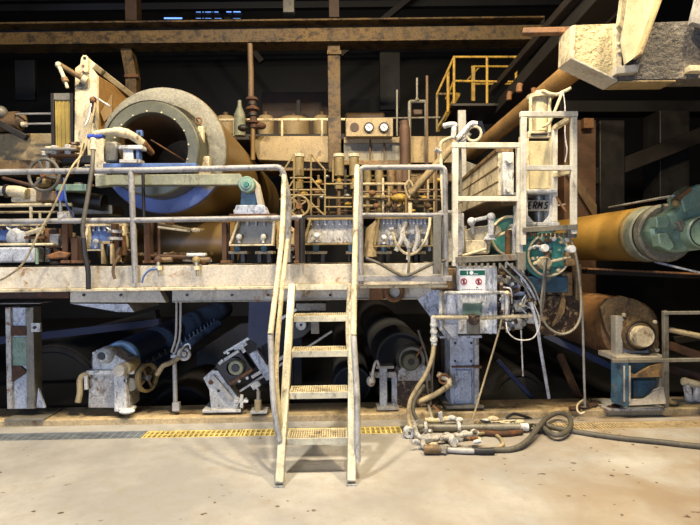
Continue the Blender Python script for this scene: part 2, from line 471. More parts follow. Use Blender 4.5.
# ================================================================= WALKWAY PLATFORM
t = thing('walkway_platform', 'long pale steel walkway platform with stained edge beam above the kerb', 'platform', (-1.2, 4.7, 1.0))
a = P(-260, 264, 4.7); b = P(446, 262, 4.7)
m = MB().box((a.x,4.7,DZ-.02),(b.x,5.8,DZ)); part('deck_plate', t, m, 'deckpaint')
m = MB().box((a.x,4.68,DZ-.185),(b.x,4.72,DZ+.004)); part('edge_beam', t, m, 'deckpaint', .004)
m = MB().box((a.x,4.63,DZ-.215),(b.x,4.74,DZ-.186)); part('edge_flange', t, m, 'cream', .006)
m = MB().pp([(70,287),(158,287),(166,302.5),(70,302.5)], 4.86, .12); part('lower_beam', t, m, 'deckpaint', .005)
m = MB().pp([(172,286),(291,285),(291,300),(172,301.5)], 4.86, .12); m.pb(172,300,291,302.5,4.84,.16); part('lower_beam', t, m, 'deckpaint', .005)
m = MB().pp([(293,285),(440,284),(418,299.5),(293,300)], 4.88, .12); m.pb(293,298,418,300.5,4.85,.16); part('lower_beam', t, m, 'deckpaint', .005)
m = MB().pb(-240,288,69,302,4.92,.25); part('cross_beam', t, m, 'rust', .01, 'rust-brown beam end')
m = MB().pb(-240,303,40,307,4.86,.2); part('bearer_plate', t, m, 'galv', .004)
for k,x in enumerate((84,121,187,232,268,330,400)):
    m = MB().hexbolt(P(x,295,4.855), .013, .014); part('bolt', t, m, 'steel_dark')
m = MB().pp([(70,303.5),(128,304),(134,312),(118,312)], 4.97, .7); part('underside_plate', t, m, 'whiteblue')
for x in (-20, 100, 200, 300, 400):
    p = P(x, 290, 5.0); m = MB().box((p.x-.05,5.05,DZ-.2),(p.x+.05,5.78,DZ-.021)); part('joist', t, m, 'rust_orange')
# slanted end bracket right of the walkway
solo('slanted_bracket', MB().pp([(416,297),(424,289),(452,333),(449,342)], 4.92, .06).pp([(420,286),(440,286),(440,312)],4.9,.02), 'whiteblue', 'pale slanted bracket bracing the right end of the walkway', 'bracket', bevel=.004)
solo('rust_clamp', MB().pb(370,281,383,300,4.78,.07).torus(P(394,292,4.8),(0,1,0),.075,.022,24,8), 'rust_orange', 'rusty round clamp hanging under the walkway right of the ladder', 'clamp', bevel=.006)

# ================================================================= HANDRAILS
YR = 4.64
t = thing('walkway_handrail', 'long grey two-rail handrail across the left half of the walkway', 'handrail', P(135,266,YR))
def q(x,y,Y=YR): return P(x,y,Y)
m = MB().tube(roundc([q(-260,175.6), q(150,170), q(282,167), q(289,200,4.63), q(287.5,262,4.62)], .06), .026, 12); part('top_rail', t, m, 'rail_grey')
m = MB().tube([q(-260,224.5), q(150,220), q(302,217.5)], .024, 12); part('middle_rail', t, m, 'rail_grey')
m = MB().tube([q(131,171), q(135.5,283)], .026, 12); part('post', t, m, 'rail_grey')
m = MB().tube([q(143,172,4.75), q(144,225,4.75)], .014, 10); part('stay_tube', t, m, 'steel_dark')
m = MB().tube([q(302,218), q(302,263)], .028, 12); part('post', t, m, 'steel_dark')
t = thing('walkway_handrail', 'grey two-rail handrail right of the ladder, with a low bottom bar', 'handrail', P(400,262,YR))
m = MB().tube(roundc([q(361,284), q(360,167.5), q(445,167), q(446,277)], .05), .024, 12); part('top_rail', t, m, 'rail_grey')
m = MB().tube([q(362,215), q(445.5,215)], .02, 12); part('middle_rail', t, m, 'rail_grey')
m = MB().bar(q(357,278.5,4.6), q(452,278.5,4.6), .05, .03); part('bottom_bar', t, m, 'rail_grey', .004)
m = MB().bar(q(437,216,4.6), q(437,274,4.6), .068, .05); part('post', t, m, 'galv_dark', .004)

# ================================================================= LADDER
t = thing('ladder', 'cream steel step ladder with five grated treads leading up to the walkway', 'ladder', (P(315,480,3.62).x, 3.62, 0))
def lz(z): return 3.60 + .74*z
zt = 1.33
fl = G(279, 485.5); fr = G(354, 485.5)
xl0, xr0 = P(279.5,484,3.6).x, P(351.5,484,3.6).x
xl1, xr1 = P(292,284,lz(zt)).x, P(352,284,lz(zt)).x
for x0,x1 in ((xl0,xl1),(xr0,xr1)):
    m = MB().bar((x0,lz(0)+.01,.012),(x1,lz(zt),zt), .058, .085, up=(0,1,-.7)); part('stringer', t, m, 'ladder', .005)
    m = MB().box((x0-.035,3.57,0),(x0+.035,3.68,.012)); part('foot_plate', t, m, 'galv')
for z in (.27,.55,.83,1.09,1.345):
    f = z/zt; xa = xl0+(xl1-xl0)*f+.03; xb = xr0+(xr1-xr0)*f-.03; y = lz(z)-.03
    m = MB().box((xa,y,z-.05),(xb,y+.012,z)).box((xa,y+.20,z-.04),(xb,y+.212,z)).box((xa,y+.012,z-.04),(xa+.012,y+.2,z)).box((xb-.012,y+.012,z-.04),(xb,y+.2,z))
    tr = part('tread', t, m, 'ladder', .002)
    m = MB(); n = 24
    for k in range(n):
        x = xa+.016+(xb-xa-.03)*k/n; m.box((x,y+.012,z-.025),(x+.006,y+.2,z+.004))
    for k in range(4): m.box((xa+.012,y+.03+.045*k,z-.02),(xb-.012,y+.036+.045*k,z+.001))
    part('grating', tr, m, 'cream')
# sloping side rails: cream above, bare grey below
m = MB().tube(smooth([q(284,176,4.6), q(281.5,240,4.28), q(270.5,334,3.93)],5), .022, 12); part('side_rail', t, m, 'cream')
m = MB().tube(smooth([q(270.5,335,3.93), q(273.5,400,3.80), q(279.5,441,3.74)],5), .0225, 12); part('side_rail', t, m, 'galv', label='bare grey lower side rail')
m = MB().tube(smooth([q(287.5,240,4.5), q(281,300,4.2), q(276,372,3.93), q(281,433,3.8)],5), .02, 12); part('side_rail', t, m, 'cream')
m = MB().tube(smooth([q(357,166,4.58), q(355,250,4.2), q(353.5,335,3.92)],5), .023, 12); part('side_rail', t, m, 'cream')
m = MB().tube(smooth([q(353.5,336,3.92), q(357,400,3.78), q(357.5,462,3.68)],5), .0235, 12); part('side_rail', t, m, 'galv', label='bare grey lower side rail')
m = MB().tube(smooth([q(349.5,284,4.5), q(347.5,330,4.35), q(350.5,372,4.15)],5), .016, 12); part('brace_tube', t, m, 'cream')

# ================================================================= CAGE / GATE FRAMES
t = thing('guard_frame', 'grey square-tube guard frame standing left of the pneumatic cylinder', 'guard frame', P(486,262,4.45))
YC = 4.45
for p_, q_ in (((455,148.5,YC),(455,266,YC)), ((519.5,148.5,YC),(519.5,262,YC))): part('upright', t, MB().pbar(p_, q_, .048, .045), 'frame_cream', .004)
part('top_bar', t, MB().pbar((452,145.5,YC),(522,145.5,YC), .045,.045), 'frame_cream', .004)
part('middle_bar', t, MB().pbar((455,199,YC),(519,199,YC), .042,.04), 'frame_cream', .004)
part('base_bar', t, MB().pbar((455,260,YC-.01),(521,257,YC-.01), .055,.05), 'galv_dark', .004)
for k in range(9): part('peg', t, MB().cyl(P(464+6*k,263,YC+.02), P(464+6*k,268,YC+.02), .011, None, 8), 'cream')
t = thing('guard_frame', 'tall grey square-tube guard frame around the pneumatic cylinder', 'guard frame', P(548,236,YC))
Y2 = 4.40
for p_, q_ in (((523.5,117.5,Y2),(522.5,245,Y2)), ((573.5,117.5,Y2),(573.5,234,Y2))): part('upright', t, MB().pbar(p_, q_, .048, .045), 'frame_cream', .004)
part('top_bar', t, MB().pbar((520,114.5,Y2),(577,114.5,Y2), .046,.045), 'frame_cream', .004)
part('middle_bar', t, MB().pbar((522,168,Y2),(574,168,Y2), .042,.04), 'frame_cream', .004)
part('return_post', t, MB().pbar((554.5,127,Y2+.42),(554.5,222,Y2+.42), .045,.04), 'frame_cream', .004)
part('return_bar', t, MB().bar(P(573.5,116,Y2), P(554.5,128,Y2+.42), .042, .042, up=(0,0,1)), 'cream', .004)
part('return_bar', t, MB().bar(P(573.5,171,Y2), P(554.5,175,Y2+.42), .042, .042, up=(0,0,1)), 'cream', .004)
part('base_bar', t, MB().pbar((522,230,Y2-.01),(577,227,Y2-.01), .045,.045), 'galv_dark', .004)
for k in range(11): part('peg', t, MB().cyl(P(527+4.3*k,233,Y2+.02), P(527+4.3*k,237,Y2+.02), .012, None, 8), 'rust_orange')
part('foot_block', t, MB().pb(518,252,526,270,Y2,.06), 'galv_dark', .004)
part('foot_block', t, MB().pb(568,226,577,238,Y2,.06), 'galv_dark', .004)

# ================================================================= FLOOR-LEVEL MACHINERY, LEFT
t = thing('support_column', 'peeling white and teal steel column at the far left on the kerb', 'column', P(24,408,5.1))
YL = 5.08
part('web', t, MB().pb(9,307.5,27,409,YL,.04), 'whiteblue', .004)
part('flange', t, MB().pb(27,307.5,33,409,YL-.03,.14), 'galv_dark', .004)
part('flange', t, MB().pb(7,307.5,10,409,YL-.04,.16), 'white_dirty', .004)
part('painted_panel', t, MB().pb(10,337,27,366,YL-.015,.02), 'teal_pale', .003, 'faded teal painted panel')
part('rib', t, MB().pp([(9,366),(20,366),(27,372),(9,384)],YL-.03,.05), 'rust', .003)
part('cover_plate', t, MB().pb(9,326,27,336,YL-.03,.05), 'rust', .003)
part('bolted_plate', t, MB().pb(31,323,40,332,YL-.09,.03), 'white', .003)
part('bolt', t, MB().hexbolt(P(35,327.5,YL-.09),.016,.014), 'steel_dark')
part('gusset', t, MB().pp([(38,388),(45,408),(36,408)],YL,.03), 'whiteblue', .003)
a = P(5,409,5.0); b = P(45,409,5.0)
part('base_plate', t, MB().box((a.x,4.98,.06),(b.x,5.3,.08)), 'galv_dark', .004)

def bearing_wheel(mb, x, y, Y, r): return mb

# blue roller with bearing stand
t = thing('roller_stand', 'white bearing stand carrying the blue roller at the left on the kerb', 'bearing stand', P(112,412,5.08))
YB = 5.05
part('pedestal', t, MB().pp([(89,374),(128,372),(130,408),(88,408)],YB,.26), 'white_dirty', .008)
part('cap_plate', t, MB().pb(86,370,134,375,YB-.03,.32), 'white', .005)
part('housing', t, MB().pp([(92,354),(96,350),(110,351),(118,357),(128,362),(129,371),(92,371)],YB+.02,.24), 'white', .012)
part('rubber_collar', t, MB().tube([P(106,361,YB+.1), P(107,361,YB+.28)], .135, 24), 'steel_dark')
s = part('bearing_cap', t, MB().lathe(P(102,357,YB-.06),(0,1,0),[(0,0.03),(0,.05),(.02,.07),(.09,.085),(.14,.085)],24), 'white')
part('bore', s, MB().pc(101,356,YB-.07,.02,.036), 'black')
part('shaft_end', t, MB().lathe(P(118.5,371,YB-.16),(.12,1,0),[(0,.0),(0,.052),(.015,.06),(.16,.06)],20), 'steel_shiny')
part('shaft_collar', t, MB().lathe(P(125,368,YB-.1),(.12,1,0),[(0,.0),(0,.055),(.1,.06),(.2,.06)],20), 'hose_cream')
part('lug', t, MB().pb(114,375,126,412,YB-.05,.05), 'white', .008)
part('foot', t, MB().ball(P(127,411,YB-.04),.075,(1,.8,.35)), 'white')
part('foot', t, MB().pb(118,409,132,412,YB-.06,.12), 'white', .006)
part('handle', t, MB().ps([(91,374,YB),(84,375,YB-.02),(80,380,YB-.04),(80,392,YB-.05),(78,402,YB-.05)], .028, 10), 'hose_cream')
part('lever', t, MB().pb(84,376,87,390,YB-.07,.03), 'white', .004)
for x,y in ((95,353),(94,380),(126,380),(97,371)):
    part('bolt', t, MB().hexbolt(P(x,y,YB-.03 if y>370 else YB+.02),.018,.02), 'steel')
VP = (335, 255)
def along(x, y, Y0, Y1):
    p = P(x, y, Y0); return p, V((p.x, Y1, p.z))
def roll(mb, x, y, Y0, Y1, prof_r, seg=48):
    p = P(x, y, Y0)
    return mb.lathe(p, (0,1,0), [(0,0),(0,prof_r*.93),(prof_r*.05,prof_r),(Y1-Y0-.02,prof_r),(Y1-Y0,prof_r*.9),(Y1-Y0,0)], seg)
t = thing('felt_roller', 'navy blue roller with a pale blue end, on the white stand at the left', 'roller', P(118,363,5.3))
part('roll_body', t, roll(MB(), 119,359,5.42,10.5,.18), 'roll_navy')
part('end_ring', t, MB().lathe(P(120,359.5,5.36),(0,1,0),[(0,.10),(0,.17),(.02,.182),(.055,.184),(.055,.1)],40), 'blue_light', label='pale blue end ring')
# spray pipe with nozzles
t = thing('spray_pipe', 'dark spray pipe with a row of nozzles beside the blue roller', 'pipe', P(136,376,5.3))
p0, p1 = P(138,379,5.25), None
p1 = P(138,379,5.25)+V((.03,3.4,.1))
part('pipe', t, MB().cyl(p0, p1, .062, None, 16), 'roll_navy')
part('end_sleeve', t, MB().cyl(p0 - (p1-p0).normalized()*.2, p0 + (p1-p0).normalized()*.22, .066, None, 16), 'sheet_grey')
for k in range(16):
    c = p0.lerp(p1, .08+.057*k); part('nozzle', t, MB().cyl(c+V((0,0,.05)), c+V((-.015,0,.12)), .016,.01, 8), 'blue')
# handwheel seen edge-on
t = thing('handwheel', 'yellowed handwheel seen half edge-on beside the white roller stand', 'handwheel', P(147,378,5.2))
c = P(146.5,377.5,5.15); ax = V((.93,-.37,.02))
part('rim', t, MB().lathe(c-ax*.02, ax,[(0,.115),(0,.14),(.035,.145),(.05,.14),(.05,.115),(0,.115)],36), 'yellow_pale')
for k in range(4):
    an = .5+math.pi*k/2; u_ = V((0,0,1)); v_ = ax.cross(u_).normalized()
    part('spoke', t, MB().bar(c+ax*.01, c+ax*.01+(u_*math.cos(an)+v_*math.sin(an))*.12, .024,.012), 'tan_dark')
part('hub', t, MB().cyl(c-ax*.05, c+ax*.04,.028,None,12), 'steel')
# valve standpipe
t = thing('valve_standpipe', 'thin grey standpipe with a lever valve, right of the yellowed handwheel', 'valve', P(175.5,411,5.1))
part('pipe', t, MB().pt([(174.5,352,5.1),(175.5,409,5.1)],.022,10), 'galv')
part('base', t, MB().pb(172,403,179,411.5,5.07,.06), 'galv', .004)
part('bracket', t, MB().pb(170.5,355,178,358,5.07,.08), 'white', .003)
part('lever', t, MB().ps([(180,357,5.05),(170,363,5.02),(163,366,5.0),(157,375,5.0)],.024,10), 'hose_cream')
part('valve_body', t, MB().torus(P(184,354,5.05),(0,1,0),.05,.018,20,8).cyl(P(184,354,5.0),P(184,354,5.15),.026,None,10), 'white_dirty')
part('handle', t, MB().ps([(181,353,5.03),(184,346,5.0),(189,344,5.0),(190.5,349,5.0)],.01,8), 'steel')
for i,(x,lab) in enumerate(((176.5,'left of the two thin grey tubes hanging under the walkway to the standpipe'),(180.5,'right of the two thin grey tubes hanging under the walkway to the standpipe'))):
    solo('drain_tube', MB().ps([(x,286,4.98),(x,320,5.0),(x-1,338,5.02),(x-5,352,5.06)],.011,8), 'galv', lab, 'tube', 'thin tubes above the standpipe')

# tensioner
t = thing('belt_tensioner', 'tilted belt tensioner with a round dull green bearing on a white foot bracket', 'tensioner', P(232,411,5.1))
YT = 5.1
part('foot_bracket', t, MB().pp([(211,410),(209,390),(203,378),(212,370),(218,371),(240,400),(237,410)],YT,.16), 'white', .006)
part('foot_plate', t, MB().pb(202,409.5,241,413,YT-.06,.3), 'white', .004)
part('black_hole', t, MB().pc(218.5,391,YT-.004,.01,.014), 'black')
part('bolt', t, MB().hexbolt(P(211,382,YT),.024,.02), 'rust_orange')
def rot(cx, cy, a, pts):
    ca, sa = math.cos(a), math.sin(a); return [(cx+x*ca-y*sa, cy+x*sa+y*ca) for x,y in pts]
TA = R(-33)
part('bearing_block', t, MB().pp(rot(234,368,TA,[(-15,-12),(-8,-15),(13,-15),(15,-10),(15,12),(9,15),(-10,15),(-15,11)]),YT-.02,.16), 'steel_dark', .008)
part('bearing_plate', t, MB().pp(rot(235,367,TA,[(-12,-13),(12,-13),(12,-10),(-12,-10)]),YT-.05,.1), 'white', .003)
part('bearing_plate', t, MB().pp(rot(235,367,TA,[(-14,10),(13,10),(13,13),(-14,13)]),YT-.05,.1), 'rust_orange', .003)
part('housing_ring', t, MB().lathe(P(234,368,YT-.06),(0,1,0),[(0,.075),(0,.098),(.05,.105),(.05,.075)],28), 'steel_dark')
part('bearing_ring', t, MB().lathe(P(235.5,368,YT-.11),(0,1,0),[(0,.04),(0,.068),(.05,.078),(.09,.08)],28), 'arm_paint', label='dull green ring')
part('bore', t, MB().pc(235.5,368.5,YT-.10,.02,.038), 'black')
for x,y in ((223,360),(229,352),(240,380),(248,377)): part('bolt', t, MB().hexbolt(P(x,y,YT-.02),.016,.05), 'steel')
part('slide_bar', t, MB().pbar((224,353,YT+.03),(297,309,YT+.03),.03,.05), 'steel', .003)
part('slide_bar', t, MB().pbar((240,391,YT+.03),(332,331,YT+.03),.022,.04), 'galv', .003)
part('slide_bar', t, MB().pbar((252,377,YT),(290,352,YT),.034,.05), 'galv', .003)
part('clamp_block', t, MB().pp(rot(262,365,TA,[(-5,-16),(4,-16),(4,16),(-5,16)]),YT-.03,.1), 'whiteblue', .005)
part('rail_foot', t, MB().pp(rot(222,388,R(50),[(-16,-2),(16,-2),(16,3),(-16,3)]),YT-.03,.1), 'galv', .004)
part('adjusting_screw', t, MB().pbar((236,404,YT-.05),(247,398,YT-.05),.016,.016), 'steel')
part('adjusting_nut', t, MB().pb(240,395,243,408,YT-.07,.03).pb(235,400,248,403,YT-.065,.02), 'white', .003)
part('adjusting_nut', t, MB().pp(rot(243,350,TA,[(-7,-6),(7,-6),(7,-2),(2,-2),(2,3),(-2,3),(-2,-2),(-7,-2)]),YT-.02,.05), 'white', .003)
part('adjusting_nut', t, MB().pp(rot(254,384,TA,[(-4,-1),(5,-1),(5,5),(1,5),(1,8),(-1,8),(-1,5),(-4,5)]),YT-.05,.04), 'white', .003)
part('guard_strip', t, MB().pp([(256,345),(259,340),(264,352),(260,372),(255,366)],YT+.08,.04), 'steel_dark', .003)
t = thing('threaded_stub', 'short grey stub post with a threaded top, between tensioner and ladder', 'post', P(258,414,5.0))
part('post', t, MB().pt([(258,411,5.0),(258,400,5.0)],.034,16), 'hose_cream')
part('threaded_end', t, MB().pt([(258.5,400,5.0),(258.5,391,5.0)],.02,10), 'steel')
part('base_plate', t, MB().pb(250,411,267,414,4.97,.14), 'galv', .003)
t = thing('idler_shelf', 'dark flat roller head with a white hub, seen between the top ladder treads', 'idler', P(320,334,5.15))
part('top_plate', t, MB().pb(296,303,326,311,5.12,.16), 'galv_dark', .005)
part('arm', t, MB().pp([(292,318),(318,312),(318,324),(303,337),(292,340)],5.12,.05), 'steel_dark', .006)
part('end_bracket', t, MB().pb(311,312,319,334,5.06,.1), 'galv_dark', .005)
part('hub', t, MB().lathe(P(301,325,5.06),(0,1,0),[(0,.012),(0,.05),(.04,.052),(.06,.03)],24), 'white')
part('bore', t, MB().pc(301,325,5.055,.01,.014), 'black')

# ---- dark drums and frames under the machine
def drum(x, y, Y0, Y1, r, mat, label, name='dryer_drum', cat='drum', rim=True, shaft=True):
    t = thing(name, label, cat, P(x,y,Y0)+V((0,0,-r)))
    part('shell', t, roll(MB(), x,y,Y0,Y1,r,56), mat)
    if rim: part('end_rim', t, MB().lathe(P(x,y,Y0-.02),(0,1,0),[(0,r*.86),(0,r*.95),(.03,r*.97),(.03,r*.86)],56), 'steel_dark')
    if shaft: part('journal', t, MB().cyl(P(x,y,Y0-.12), P(x,y,Y0-.12)+V((0,.14,0)), r*.16,None,20), 'steel_dark')
    return t
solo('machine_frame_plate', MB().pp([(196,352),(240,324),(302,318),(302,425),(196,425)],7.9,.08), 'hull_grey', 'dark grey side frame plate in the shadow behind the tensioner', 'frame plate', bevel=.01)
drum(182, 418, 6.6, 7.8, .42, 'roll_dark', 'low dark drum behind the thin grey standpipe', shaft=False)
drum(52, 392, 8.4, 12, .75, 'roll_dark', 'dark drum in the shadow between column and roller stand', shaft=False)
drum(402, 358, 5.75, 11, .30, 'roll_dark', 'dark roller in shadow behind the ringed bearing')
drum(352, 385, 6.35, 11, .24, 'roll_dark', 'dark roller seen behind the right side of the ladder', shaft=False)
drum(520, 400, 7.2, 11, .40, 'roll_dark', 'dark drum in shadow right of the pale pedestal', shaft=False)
solo('blue_guard_plate', MB().pp([(249,300),(274,300),(274,338),(262,346),(248,338)],4.99,.02), 'deep_blue', 'blue plate under the walkway left of the ladder', 'plate')
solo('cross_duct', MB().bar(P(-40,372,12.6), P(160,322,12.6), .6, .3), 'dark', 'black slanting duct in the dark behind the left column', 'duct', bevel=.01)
solo('floor_girder', MB().bar(P(-40,345,7.6), P(160,322,7.6), .1, .12), 'deep_blue', 'bluish girder far back under the walkway at the left', 'girder')
solo('slanting_beam', MB().bar(P(497,360,5.9), P(560,428,5.6), .05, .06), 'deep_blue', 'blue slanting bar under the machine right of the pedestal', 'beam', bevel=.004)
solo('slanting_beam', MB().bar(P(545,335,6.6), P(622,372,6.0), .08, .06), 'deep_blue', 'blue slanting bar under the rusty drum', 'beam', bevel=.004)
solo('slanting_beam', MB().bar(P(560,355,6.3), P(585,412,5.7), .07, .06), 'rust_orange', 'brown slanting bar under the rusty drum', 'beam', bevel=.004)

# ringed bearing right of the ladder
t = thing('bearing_stand', 'dark red bearing stand with pale rings, right of the ladder on the kerb', 'bearing stand', P(412,410,5.15))
part('pedestal', t, MB().pb(396,379,432,408,5.18,.24), 'rust_black', .01)
part('housing', t, MB().pp([(398,372),(402,366),(424,364),(430,370),(432,381),(397,381)],5.16,.24), 'white_dirty', .012)
part('bearing_ring', t, MB().lathe(P(412,360,5.16),(0,1,0),[(0,.10),(0,.13),(.06,.15),(.1,.15),(.1,.1)],32), 'galv_dark')
part('bearing_ring', t, MB().lathe(P(411,362,5.08),(0,1,0),[(0,.03),(0,.075),(.03,.095),(.1,.1)],32), 'ring')
part('bore', t, MB().pc(411.5,362,5.07,.02,.032), 'black')
part('locking_rod', t, MB().pt([(415,359,5.04),(423,345,5.0)],.009,8), 'rust_orange')
part('bolt', t, MB().hexbolt(P(404,373,5.16),.02,.03), 'white')
part('bolt', t, MB().hexbolt(P(424,371,5.16),.02,.03), 'white')
t = thing('damper_stand', 'small white T-shaped stand with a lever, right of the ladder', 'stand', P(383,410,5.12))
part('post', t, MB().pb(380,368,387,408,5.1,.05), 'whiteblue', .004)
part('post', t, MB().pb(392,374,397,408,5.14,.05), 'whiteblue', .004)
part('crossbar', t, MB().pb(370,372,396,378,5.12,.06), 'white_dirty', .004)
part('top_plate', t, MB().pb(376,366,394,369,5.06,.14), 'galv', .003)
part('valve_body', t, MB().ball(P(371,381,5.08),.045,(1,1,1.2)), 'white_dirty')
part('lever', t, MB().ps([(372,378,5.06),(374,366,5.04),(377,361,5.03),(379,366,5.03)],.013,8), 'white')
part('base_plate', t, MB().pb(377,407,399,410.5,5.06,.16), 'galv', .003)

# pale pedestal
t = thing('machine_pedestal', 'square blue-white pedestal carrying the signed cabinet', 'pedestal', P(465,408,5.1))
part('column', t, MB().pb(450.5,337,475,407,5.1,.26), 'whiteblue', .006)
part('side_flange', t, MB().pb(475,337,479,407,5.04,.36), 'white_dirty', .004)
part('top_plate', t, MB().pb(440,335.5,482,338.5,5.0,.4), 'whiteblue', .003)
part('collar_plate', t, MB().pb(475,366,482,368.5,5.0,.12).pb(452,366,475,368,5.07,.05), 'rust_orange', .003)
part('cover', t, MB().pb(455,370,472,402,5.07,.03), 'whiteblue', .01)
part('base_plate', t, MB().pb(446,405.5,484,409,5.02,.4), 'galv_dark', .003)
for x,y in ((455,343),(471,343),(455,361),(471,361)): part('bolt', t, MB().hexbolt(P(x,y,5.1),.012,.012), 'steel_dark')

# ================================================================= MACHINE CENTRE RIGHT (below the guard frames)
t = thing('machine_cabinet', 'white dirty cabinet below the left guard frame, carrying the safety sign', 'cabinet', P(468,336,4.85))
YK = 4.78
part('body', t, MB().pb(458,266,497,334,YK,.5), 'white', .008)
part('side_panel', t, MB().pb(441,291,458,324,YK+.02,.4).pp([(441,324),(458,324),(458,337),(451,337)],YK+.02,.4), 'whiteblue', .006)
part('shoulder_block', t, MB().pb(432,268,457,290,YK+.04,.36), 'beige_rust', .012)
part('fluted_strip', t, MB().pb(489,268,492,334,YK-.015,.02).pb(494,268,497,334,YK-.015,.02), 'whiteblue', .003)
for x in (461,465,470,475,480,485): part('flute', t, MB().pb(x,292,x+1.2,302,YK-.012,.013), 'white')
part('green_plate', t, MB().pb(463,303,482,315,YK-.015,.02), 'teal_pale', .003, 'pale green square plate')
part('latch_box', t, MB().pb(468,318,480,334,YK-.05,.06), 'galv_dark', .006)
part('latch_pipe', t, MB().pc(474,320,YK-.09,.06,.05), 'rust_black')
for x,y in ((461,268),(494,269),(461,330),(486,330)): part('bolt', t, MB().hexbolt(P(x,y,YK),.009,.01), 'steel')
t = thing('safety_sign', 'white safety sign with a green header and two red prohibition rings', 'sign', P(473,290,YK-.01))
part('board', t, MB().pb(459.5,269,485.5,292,YK-.03,.008), 'sign_white', .001)
part('header', t, MB().pb(460,270.3,485,275.3,YK-.0325,.004), 'sign_green')
m = MB()
m.pc(471.5,272.8,YK-.0345,.003,.018).pb(467,271.4,467.7,274.4,YK-.0345,.003).pb(474,273.6,478,274.3,YK-.0345,.003)
part('header_mark', t, m, 'sign_white')
for cx in (463.8,478.6):
    part('prohibition_ring', t, MB().torus(P(cx,281.5,YK-.031),(0,1,0),.026,.005,24,6).pbar((cx-2,279.6,YK-.031),(cx+2,283.4,YK-.031),.006,.005), 'sign_red')
    part('pictogram', t, MB().pb(cx-.8,279.6,cx+.8,283.6,YK-.0325,.003), 'black')
m = MB()
for k in range(9): m.pb(462+2.3*k,289,463.6+2.3*k,289.8,YK-.0325,.003)
m.pb(476,286.8,478,288,YK-.0325,.003)
part('small_print', t, m, 'galv_dark')

# pipe loops round the cabinet
t = thing('pipe_loop', 'cream pipe loop with elbows wrapping the signed cabinet', 'pipework', P(470,330,4.7))
part('upper_pipe', t, MB().tube(roundc([P(441,330,4.7),P(440,293,4.7),P(507,292.5,4.7),P(507,320,4.72)],.04), .017, 12), 'white')
part('lower_pipe', t, MB().tube([P(433,317.5,4.66),P(468,317.5,4.66)], .018, 12).tube([P(481,318,4.66),P(536,315.5,4.66)],.017,12), 'cream')
part('down_pipe', t, MB().tube([P(433.5,317,4.66),P(434,345,4.66)], .026, 12), 'white')
for x,y in ((433.5,317.5),(507,293),(441,293),(484,318),(531,316)): part('elbow', t, MB().ball(P(x,y,4.68),.022,(1,1,1)), 'cream')
for y in (323,330,338): part('pipe_collar', t, MB().cyl(P(433.8,y,4.66),P(433.8,y+3,4.66),.033,None,14), 'white')

# valve manifold mess
t = thing('valve_manifold', 'cluster of dirty white valves and rusty fittings between cabinet and green gearbox', 'valves', P(515,330,4.8))
part('back_plate', t, MB().pb(498,268,530,318,5.0,.3), 'rust_black', .01)
for k,(x0,y0,x1,y1,mt) in enumerate(((501,276,512,285,'white_dirty'),(513,283,526,296,'whiteblue'),(502,296,511,312,'white_dirty'),(514,300,527,312,'white_dirty'),(500,284,508,292,'rust_orange'),(525,297,536,309,'steel'),(527,312,540,324,'white_dirty'),(505,319,524,330,'white_dirty'))):
    part('valve_body', t, MB().pb(x0,y0,x1,y1,4.84-.01*k,.2+.01*k), mt, .02)
for k,(x,y) in enumerate(((503,300),(509,306),(518,290),(523,305),(531,302),(516,322),(524,324),(506,281),(535,318),(511,289))):
    part('fitting', t, MB().lathe(P(x,y,4.76),(0,1,0),[(0,.0),(0,.022),(.03,.026),(.03,.018),(.1,.018)],12), ('white','rust_orange','steel','cream')[k%4])
for k,pts in enumerate((((500,264),(512,276),(524,286),(531,298)),((506,262),(517,272),(527,284),(536,300)),((510,264),(524,275),(534,288),(541,306)))):
    part('fluid_tube', t, MB().ps([(x,y,4.70-.01*k) for x,y in pts],.010,8), ('steel','whiteblue','steel')[k])
random.seed(8)
for k in range(38):
    x, y = random.uniform(499,538), random.uniform(270,330); part('small_fitting', t, MB().lathe(P(x,y,4.74+random.uniform(-.03,.05)),(random.uniform(-.6,.6),1,random.uniform(-.6,.6)),[(0,0),(0,.012),(.02,.018),(.06,.012),(.12,.012)],8), random.choice(('white','cream','rust_orange','steel','rust_black','whiteblue','yellow_pale')))
for k in range(9):
    x, y = random.uniform(499,532), random.uniform(270,318); part('small_tube', t, MB().ps([(x,y,4.74),(x+random.uniform(-6,8),y+random.uniform(2,9),4.71),(x+random.uniform(-4,12),y+random.uniform(8,18),4.74)],.007,6), random.choice(('white','steel','rubber','cream')))
for x in (503,508): part('standpipe', t, MB().pt([(x,294,4.75),(x,316,4.75)],.018,10), 'white_dirty')

# green gearbox
YG = 4.75
t = thing('green_gearbox', 'round teal gearbox with small fittings below the tall guard frame', 'gearbox', P(545,292,YG))
part('housing', t, MB().lathe(P(549,255,YG),(0,1,0),[(0,.0),(0,.18),(.02,.197),(.05,.197),(.06,.222),(.10,.222),(.10,.2),(.4,.19),(.4,0)],44), 'teal')
part('cover_ring', t, MB().torus(P(549,255,YG-.005),(0,1,0),.19,.011,44,8), 'cream')
random.seed(3)
for k in range(16):
    an = random.uniform(0,6.28); q_ = random.uniform(.05,.16); c = P(549,255,YG)+V((math.cos(an)*q_,-.005,math.sin(an)*q_)); part('fitting', t, MB().ball(c,random.uniform(.012,.024),(1.2,.7,1),8), random.choice(('cream','steel','rust_black','tealblue')))
part('mounting_block', t, MB().pb(519,276,568,293,YG+.08,.35), 'tealblue', .012)
part('top_flange', t, MB().pb(524,233,570,240,YG+.04,.3), 'teal', .01)
part('hub', t, MB().lathe(P(547,263,YG-.1),(0,1,0),[(0,0),(0,.045),(.03,.055),(.1,.06)],20), 'cream')
part('sight_gauge', t, MB().lathe(P(546,248,YG-.07),(0,1,0),[(0,0),(0,.03),(.02,.036),(.07,.036)],20), 'gauge_face')
